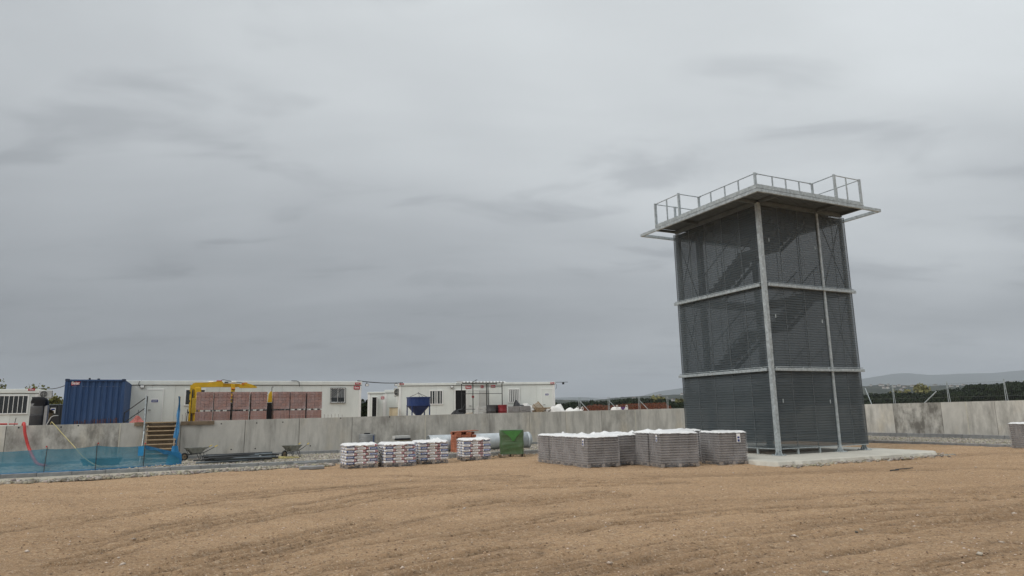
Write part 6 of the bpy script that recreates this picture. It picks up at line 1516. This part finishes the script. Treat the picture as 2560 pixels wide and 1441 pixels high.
# ================================================================== FENCES BEYOND THE WALL
def build_fence():
    wire = M('fence_wire', (0.16, 0.17, 0.17), 0.5, 0.3, 0.1, 5)
    f = thing('mesh_fence', 'wire mesh site fence with braced steel posts left of the tower', 'fence', S(9.9, 30, TZ), T)
    for x in (0.0, 2.9, 6.05, 9.12):
        for d in (0, .13): MB().tube((x + d, 0, 0), (x + d, 0, 1.82), .021, 6).build('post', GALV, f)
        if x < 9: MB().tube((x + .1, -.0, 1.5), (x + .65, -.75, 0.5), .024, 6).build('brace', GALV, f)
    m = MB()
    for k in range(92): m.tube((k * .1, .02, .05), (k * .1, .02, 1.78), .0022, 3)
    for z in (.1, .6, 1.1, 1.75): m.tube((0, .02, z), (9.2, .02, z), .004, 3)
    m.build('wire_mesh', wire, f)
    o = thing('barrier_net_fence', 'sagging brown-orange barrier net hung along the mesh fence', 'net', S(9.5, 31, TZ), T); vs = []; n = 60
    for i in range(n + 1):
        x = 11.2 * i / n; top = 0.80 + .42 * min(1, i / 14) - .10 * math.exp(-((i - 22) / 5) ** 2) + .10 * max(0, i - 26) / 34 - (.75 * max(0, (i - 54) / 6)) + .02 * math.sin(i * 1.9)
        for j in range(5): vs.append((x, .04 * math.sin(i * 2.1 + j), top * j / 4))
    MB().add(vs, [(i * 5 + j, (i + 1) * 5 + j, (i + 1) * 5 + j + 1, i * 5 + j + 1) for i in range(n) for j in range(4)]).build('net', ORANGE_NET, o)
    for k in range(24): MB().tube((.3 + k * .45, -.02, 0), (.3 + k * .45 + random.uniform(-.05, .05), -.02, .95 + .15 * (k / 24)), .012, 5).build('lath', M_LATH, o)
    g = thing('mesh_fence', 'wire mesh site fence with leaning steel braces above the right-hand wall', 'fence', S(19.5, 12.0, TZ), T - math.pi / 2)
    for x in (3.08, 6.4, 9.42, 12.4):
        MB().tube((x, 0, 0), (x + .03, 0, 1.98), .018, 6).build('post', GALV, g); MB().tube((x + .16, 0, 0), (x + .06, 0, 1.98), .016, 6).build('post', GALV, g)
    MB().tube((1.26, 0, 1.80), (1.9, -.3, 0.5), .026, 6).build('brace', GALV, g); MB().tube((4.95, -.3, .6), (5.8, 0, 1.45), .03, 6).build('brace', GALV, g)
    m = MB()
    for k in range(150): m.tube((k * .1, .02, .05), (k * .1, .02, 1.9), .0022, 3)
    for z in (.1, .6, 1.1, 1.85): m.tube((0, .02, z), (15, .02, z), .004, 3)
    m.build('wire_mesh', wire, g)
M_LATH = M('brown_lath', (0.22, 0.08, 0.05), 0.8, 0, 0.3, 5)
build_fence()

# ================================================================== VEGETATION
def leaf_quads(center, radii, n, leaf, shell=0.55):
    d = rng.normal(size=(n, 3)); d /= np.linalg.norm(d, axis=1)[:, None]
    rr = shell + (1 - shell) * rng.random(n) ** 0.5
    lump = 0.78 + 0.44 * vnoise(d[:, 0] * 2.6 + center[0] * 3.1, d[:, 2] * 2.6 + d[:, 1] * 2.6 + center[1], 17)
    p = d * (rr * lump)[:, None] * np.array(radii) + np.array(center)
    a = rng.normal(size=(n, 3)); a /= np.linalg.norm(a, axis=1)[:, None]; b = np.cross(a, rng.normal(size=(n, 3))); b /= np.linalg.norm(b, axis=1)[:, None]
    s = leaf * rng.uniform(.5, 1.2, n)[:, None]
    return np.stack([p - a * s - b * s * .5, p + a * s - b * s * .5, p + a * s * .8 + b * s * .6, p - a * s * .8 + b * s * .6], 1)
def leaf_mesh(name, quads, mat):
    q = np.concatenate(quads); n = len(q)
    return arr_mesh(name, q.reshape(-1, 3), np.arange(n * 4).reshape(n, 4), mat)
def build_vegetation():
    # dark pine belt, one mass
    quads = []
    def belt(x0, x1, hfun, n, Y0, Y1, per=260):
        for i in range(n):
            x = x0 + (x1 - x0) * (i + rng.random() * .8) / n; y = rng.uniform(Y0, Y1); h = hfun(x * 220 / y) * (1 + .035 * rng.normal()) ; h = 1.9 + (h - 1.9) * y / 220
            w = rng.uniform(2.2, 3.8); quads.append(leaf_quads((x, y, h - 1.5), (w, w, 1.5), per, .38)); quads.append(leaf_quads((x, y, max(.8, h - 3.6)), (w * .9, w * .9, 2.3), per // 2, .6))
    pts_l = ([5, 13.5, 25, 35, 40.5, 46, 53, 60], [4.1, 4.2, 4.6, 5.0, 5.5, 5.1, 3.9, 3.6]); pts_r = ([100, 113, 121.7, 131.8, 137, 150, 164, 180], [4.8, 5.1, 6.2, 5.0, 6.0, 7.8, 8.5, 8.8])
    belt(4, 62, lambda x: float(np.interp(x, *pts_l)), 44, 205, 240); belt(100, 182, lambda x: float(np.interp(x, *pts_r)), 62, 205, 245)
    belt(4, 62, lambda x: float(np.interp(x, *pts_l)) - 1.2, 34, 180, 204, 180); belt(96, 170, lambda x: float(np.interp(x, *pts_r)) - 1.6, 48, 180, 204, 180)
    belt(-70, 4, lambda x: 3.9, 40, 200, 240, 120)
    tag(obj('pine_wood', leaf_mesh('pine_wood', quads, LEAF_PINE)), 'dark belt of pine wood beyond the site fence', 'wood', kind='stuff')
    def tree(name, label, x, y, h, w, mat, n=700, leaf=.35, cat='tree', zb=0.0, squat=.5, group=None):
        t = thing(name, label, cat, (x, y, zb), 0, group)
        c = h * (1 - squat)
        m = MB().tube((0, 0, -.05), (0.05 * h, 0, c), .03 * h, 8, .016 * h)
        for a in (0.4, 2.2, 4.1): m.tube((0.03 * h, 0, c * .7), (.03 * h + .35 * w * math.cos(a), .35 * w * math.sin(a), h * .78), .012 * h, 6, .006 * h)
        m.build('trunk', BARK, t)
        q = []
        for k in range(9):
            a = rng.uniform(0, 2 * math.pi); rr = w * .55 * rng.random() ** .5; q.append(leaf_quads((rr * math.cos(a), rr * math.sin(a), h - h * squat * (.15 + .7 * rng.random())), (w * .55, w * .55, h * squat * .38), n // 9, leaf, .25))
        obj('crown', leaf_mesh('crown', q, mat), t)
    # paler trees among the belt
    tree('broadleaf_tree', 'pale yellowish tree rising out of the dark wood right of the tower', 133.5, 236, 6.2, 4.2, LEAF_YEL, 900, .5, squat=.75)
    tree('broadleaf_tree', 'second pale tree above the dark wood near the fence posts', 146, 244, 8.2, 3.6, LEAF_YEL, 800, .5, squat=.75)
    tree('broadleaf_tree', 'pale green tree left of the tower above the dark wood', 48.8, 232, 5.6, 2.8, LEAF_YEL, 700, .5, squat=.8)
    tree('broadleaf_tree', 'pale bush-like tree just left of the tower edge', 54.4, 225, 4.5, 2.2, LEAF_YEL, 600, .45, squat=.8)
    # shrubs at the left
    tree('shrub', 'olive-green shrub between the left cabin and the blue container', -30.6, 45.0, 2.15, 1.2, LEAF_OLIVE, 2200, .10, 'shrub', TZ, .9)
    tree('shrub', 'wispy shrub tops above the roof of the left cabin', -33.0, 47.0, 2.85, 1.3, LEAF_OLIVE, 600, .09, 'shrub', TZ, .85)
    tree('shrub', 'shrub cut by the left edge above the cabin roof', -35.45, 46.6, 3.2, .7, LEAF_OLIVE, 500, .09, 'shrub', TZ, .8)
    tree('evergreen_hedge', 'dark evergreen hedge in the gap between the long cabins', -12.4, 58, 1.85, 1.2, LEAF_PINE, 1500, .16, 'hedge', TZ, .95)
build_vegetation()

# ================================================================== HILLS
def mid_profile(x):
    return np.interp(x, [-1800, -600, 110, 205, 237, 290, 332, 437, 700, 923, 966, 1071, 1176, 1346, 1800, 2600], [14, 16, 30, 26, 29, 34, 35.5, 38, 46, 51, 54, 49, 49, 53, 56, 48])
def mid_h(x, y):
    xs = x * 1800.0 / np.maximum(y, 300.0)
    t = np.clip((y - 750) / 1050.0, 0, 1); t = t * t * (3 - 2 * t) * .55 + .45 * t
    back = np.clip((2700 - y) / 900.0, 0, 1)
    base = 1.9 * (y / 1800) + (mid_profile(xs) - 1.9) * t * np.where(y > 1800, back, 1)
    return base - 1.5 * (1 - t)
def build_hills():
    m = bpy.data.materials.new('hill_scrub'); m.use_nodes = True; nt = m.node_tree; N = nt.nodes; L = nt.links; b = N['Principled BSDF']; b.inputs['Roughness'].default_value = .95; b.inputs['Specular IOR Level'].default_value = .1
    tc = N.new('ShaderNodeTexCoord')
    def noi(s, d):
        n = N.new('ShaderNodeTexNoise'); n.inputs['Scale'].default_value = s; n.inputs['Detail'].default_value = d; n.inputs['Roughness'].default_value = .7; L.new(tc.outputs['Object'], n.inputs['Vector']); return n.outputs[0]
    r = N.new('ShaderNodeValToRGB'); L.new(noi(.035, 6), r.inputs[0]); e = r.color_ramp.elements; e[0].position = .40; e[0].color = (.010, .016, .010, 1); e[1].position = .68; e[1].color = (.10, .09, .055, 1); q = e.new(.54); q.color = (.028, .036, .02, 1)
    L.new(r.outputs[0], b.inputs['Base Color'])
    xs = np.arange(-1500, 2700, 9.0); ys = np.concatenate([np.arange(700, 1820, 12.0), np.arange(1830, 2750, 60.0)])
    X, Y = np.meshgrid(xs, ys); Z = mid_h(X, Y); tt = np.clip((Y - 800) / 500, 0, 1)
    Z = Z + tt * (3.2 * np.clip(vnoise(X / 14, Y / 14, 5) - .35, 0, 1) + 2.0 * np.clip(vnoise(X / 7, Y / 7, 6) - .4, 0, 1) - 1.0)
    n, k = X.shape; idx = np.arange(n * k).reshape(n, k); F = np.stack([idx[:-1, :-1], idx[:-1, 1:], idx[1:, 1:], idx[1:, :-1]], -1).reshape(-1, 4)
    tag(obj('hill', arr_mesh('hill', np.stack([X, Y, Z], -1).reshape(-1, 3), F, m, True)), kind='structure')
    # far mountains
    prof = ([-9000, -5000, -2500, -600, 430, 676, 800, 900, 1010, 1290, 1457, 1725, 2400, 3000, 3600, 3893, 4058, 4262, 4592, 4919, 5253, 6200, 7600, 9200], [60, 110, 140, 150, 138, 141, 128, 112, 108, 136, 182, 212, 240, 262, 272, 318, 324, 305, 315, 301, 328, 345, 300, 220])
    xs = np.arange(-6500, 8800, 60.0); ys = np.arange(6000, 8400, 80.0); X, Y = np.meshgrid(xs, ys)
    bell = np.exp(-((Y - 7000) / 560) ** 2); Z = np.interp(X * 7000 / Y, *prof) * bell + 26 * fbm(X / 500, Y / 500, 4, 60) * bell - 2
    n, k = X.shape; idx = np.arange(n * k).reshape(n, k); F = np.stack([idx[:-1, :-1], idx[:-1, 1:], idx[1:, 1:], idx[1:, :-1]], -1).reshape(-1, 4)
    mm = M('mountain_scrub', (.035, .045, .03), .95, 0, .3, .004, spec=.1)
    tag(obj('mountains', arr_mesh('mountains', np.stack([X, Y, Z], -1).reshape(-1, 3), F, mm, True)), kind='structure')
    # houses scattered on the near hill
    def house(w, d, h):
        q = MB().box(-w / 2, w / 2, -d / 2, d / 2, -2, h, 0); q.prism([(-w / 2 - .4, h), (w / 2 + .4, h), (0, h + w * .18)], -d / 2 - .4, d / 2 + .4, 1)
        for k in range(3): q.box(-w / 2 + w * (.15 + .28 * k), -w / 2 + w * (.15 + .28 * k) + 1.1, -d / 2 - .06, -d / 2 - .01, h * .35, h * .7, 2)
        return q.mesh('house', [HOUSE_W, HOUSE_R, GLASS_DK])
    kinds = [house(5.5, 4.5, 2.2), house(7.5, 5, 2.4), house(4.5, 4.5, 2.6)]
    random.seed(77); spots = []
    for i in range(44):
        if i < 34: px = random.uniform(.515, .80)
        else: px = random.uniform(.17, .26)
        y = random.uniform(1150, 1700); spots.append((px * y, y))
    for i, (x, y) in enumerate(spots):
        z = float(mid_h(np.array([x]), np.array([y]))[0]); o = obj('house', kinds[i % 3], None, (x, y, z + 0.9), random.uniform(-.6, .6))
        tag(o, 'tiny pale house scattered on the scrubby hillside in the distance', 'house', 'houses on the far hillside')
build_hills()

# ================================================================== HAZE
def build_haze():
    m = bpy.data.materials.new('haze_air'); m.use_nodes = True; N = m.node_tree.nodes; N.clear()
    v = N.new('ShaderNodeVolumePrincipled'); v.inputs['Color'].default_value = (0.82, 0.88, 0.95, 1); v.inputs['Density'].default_value = 1.5e-4; v.inputs['Anisotropy'].default_value = 0.0
    o = N.new('ShaderNodeOutputMaterial'); m.node_tree.links.new(v.outputs[0], o.inputs['Volume'])
    h = MB().box(-9900, 9900, -9900, 9900, -1.5, 420).build('haze', m); tag(h, 'thin pale haze filling the air over the site and the hills', 'haze', kind='stuff')
build_haze()
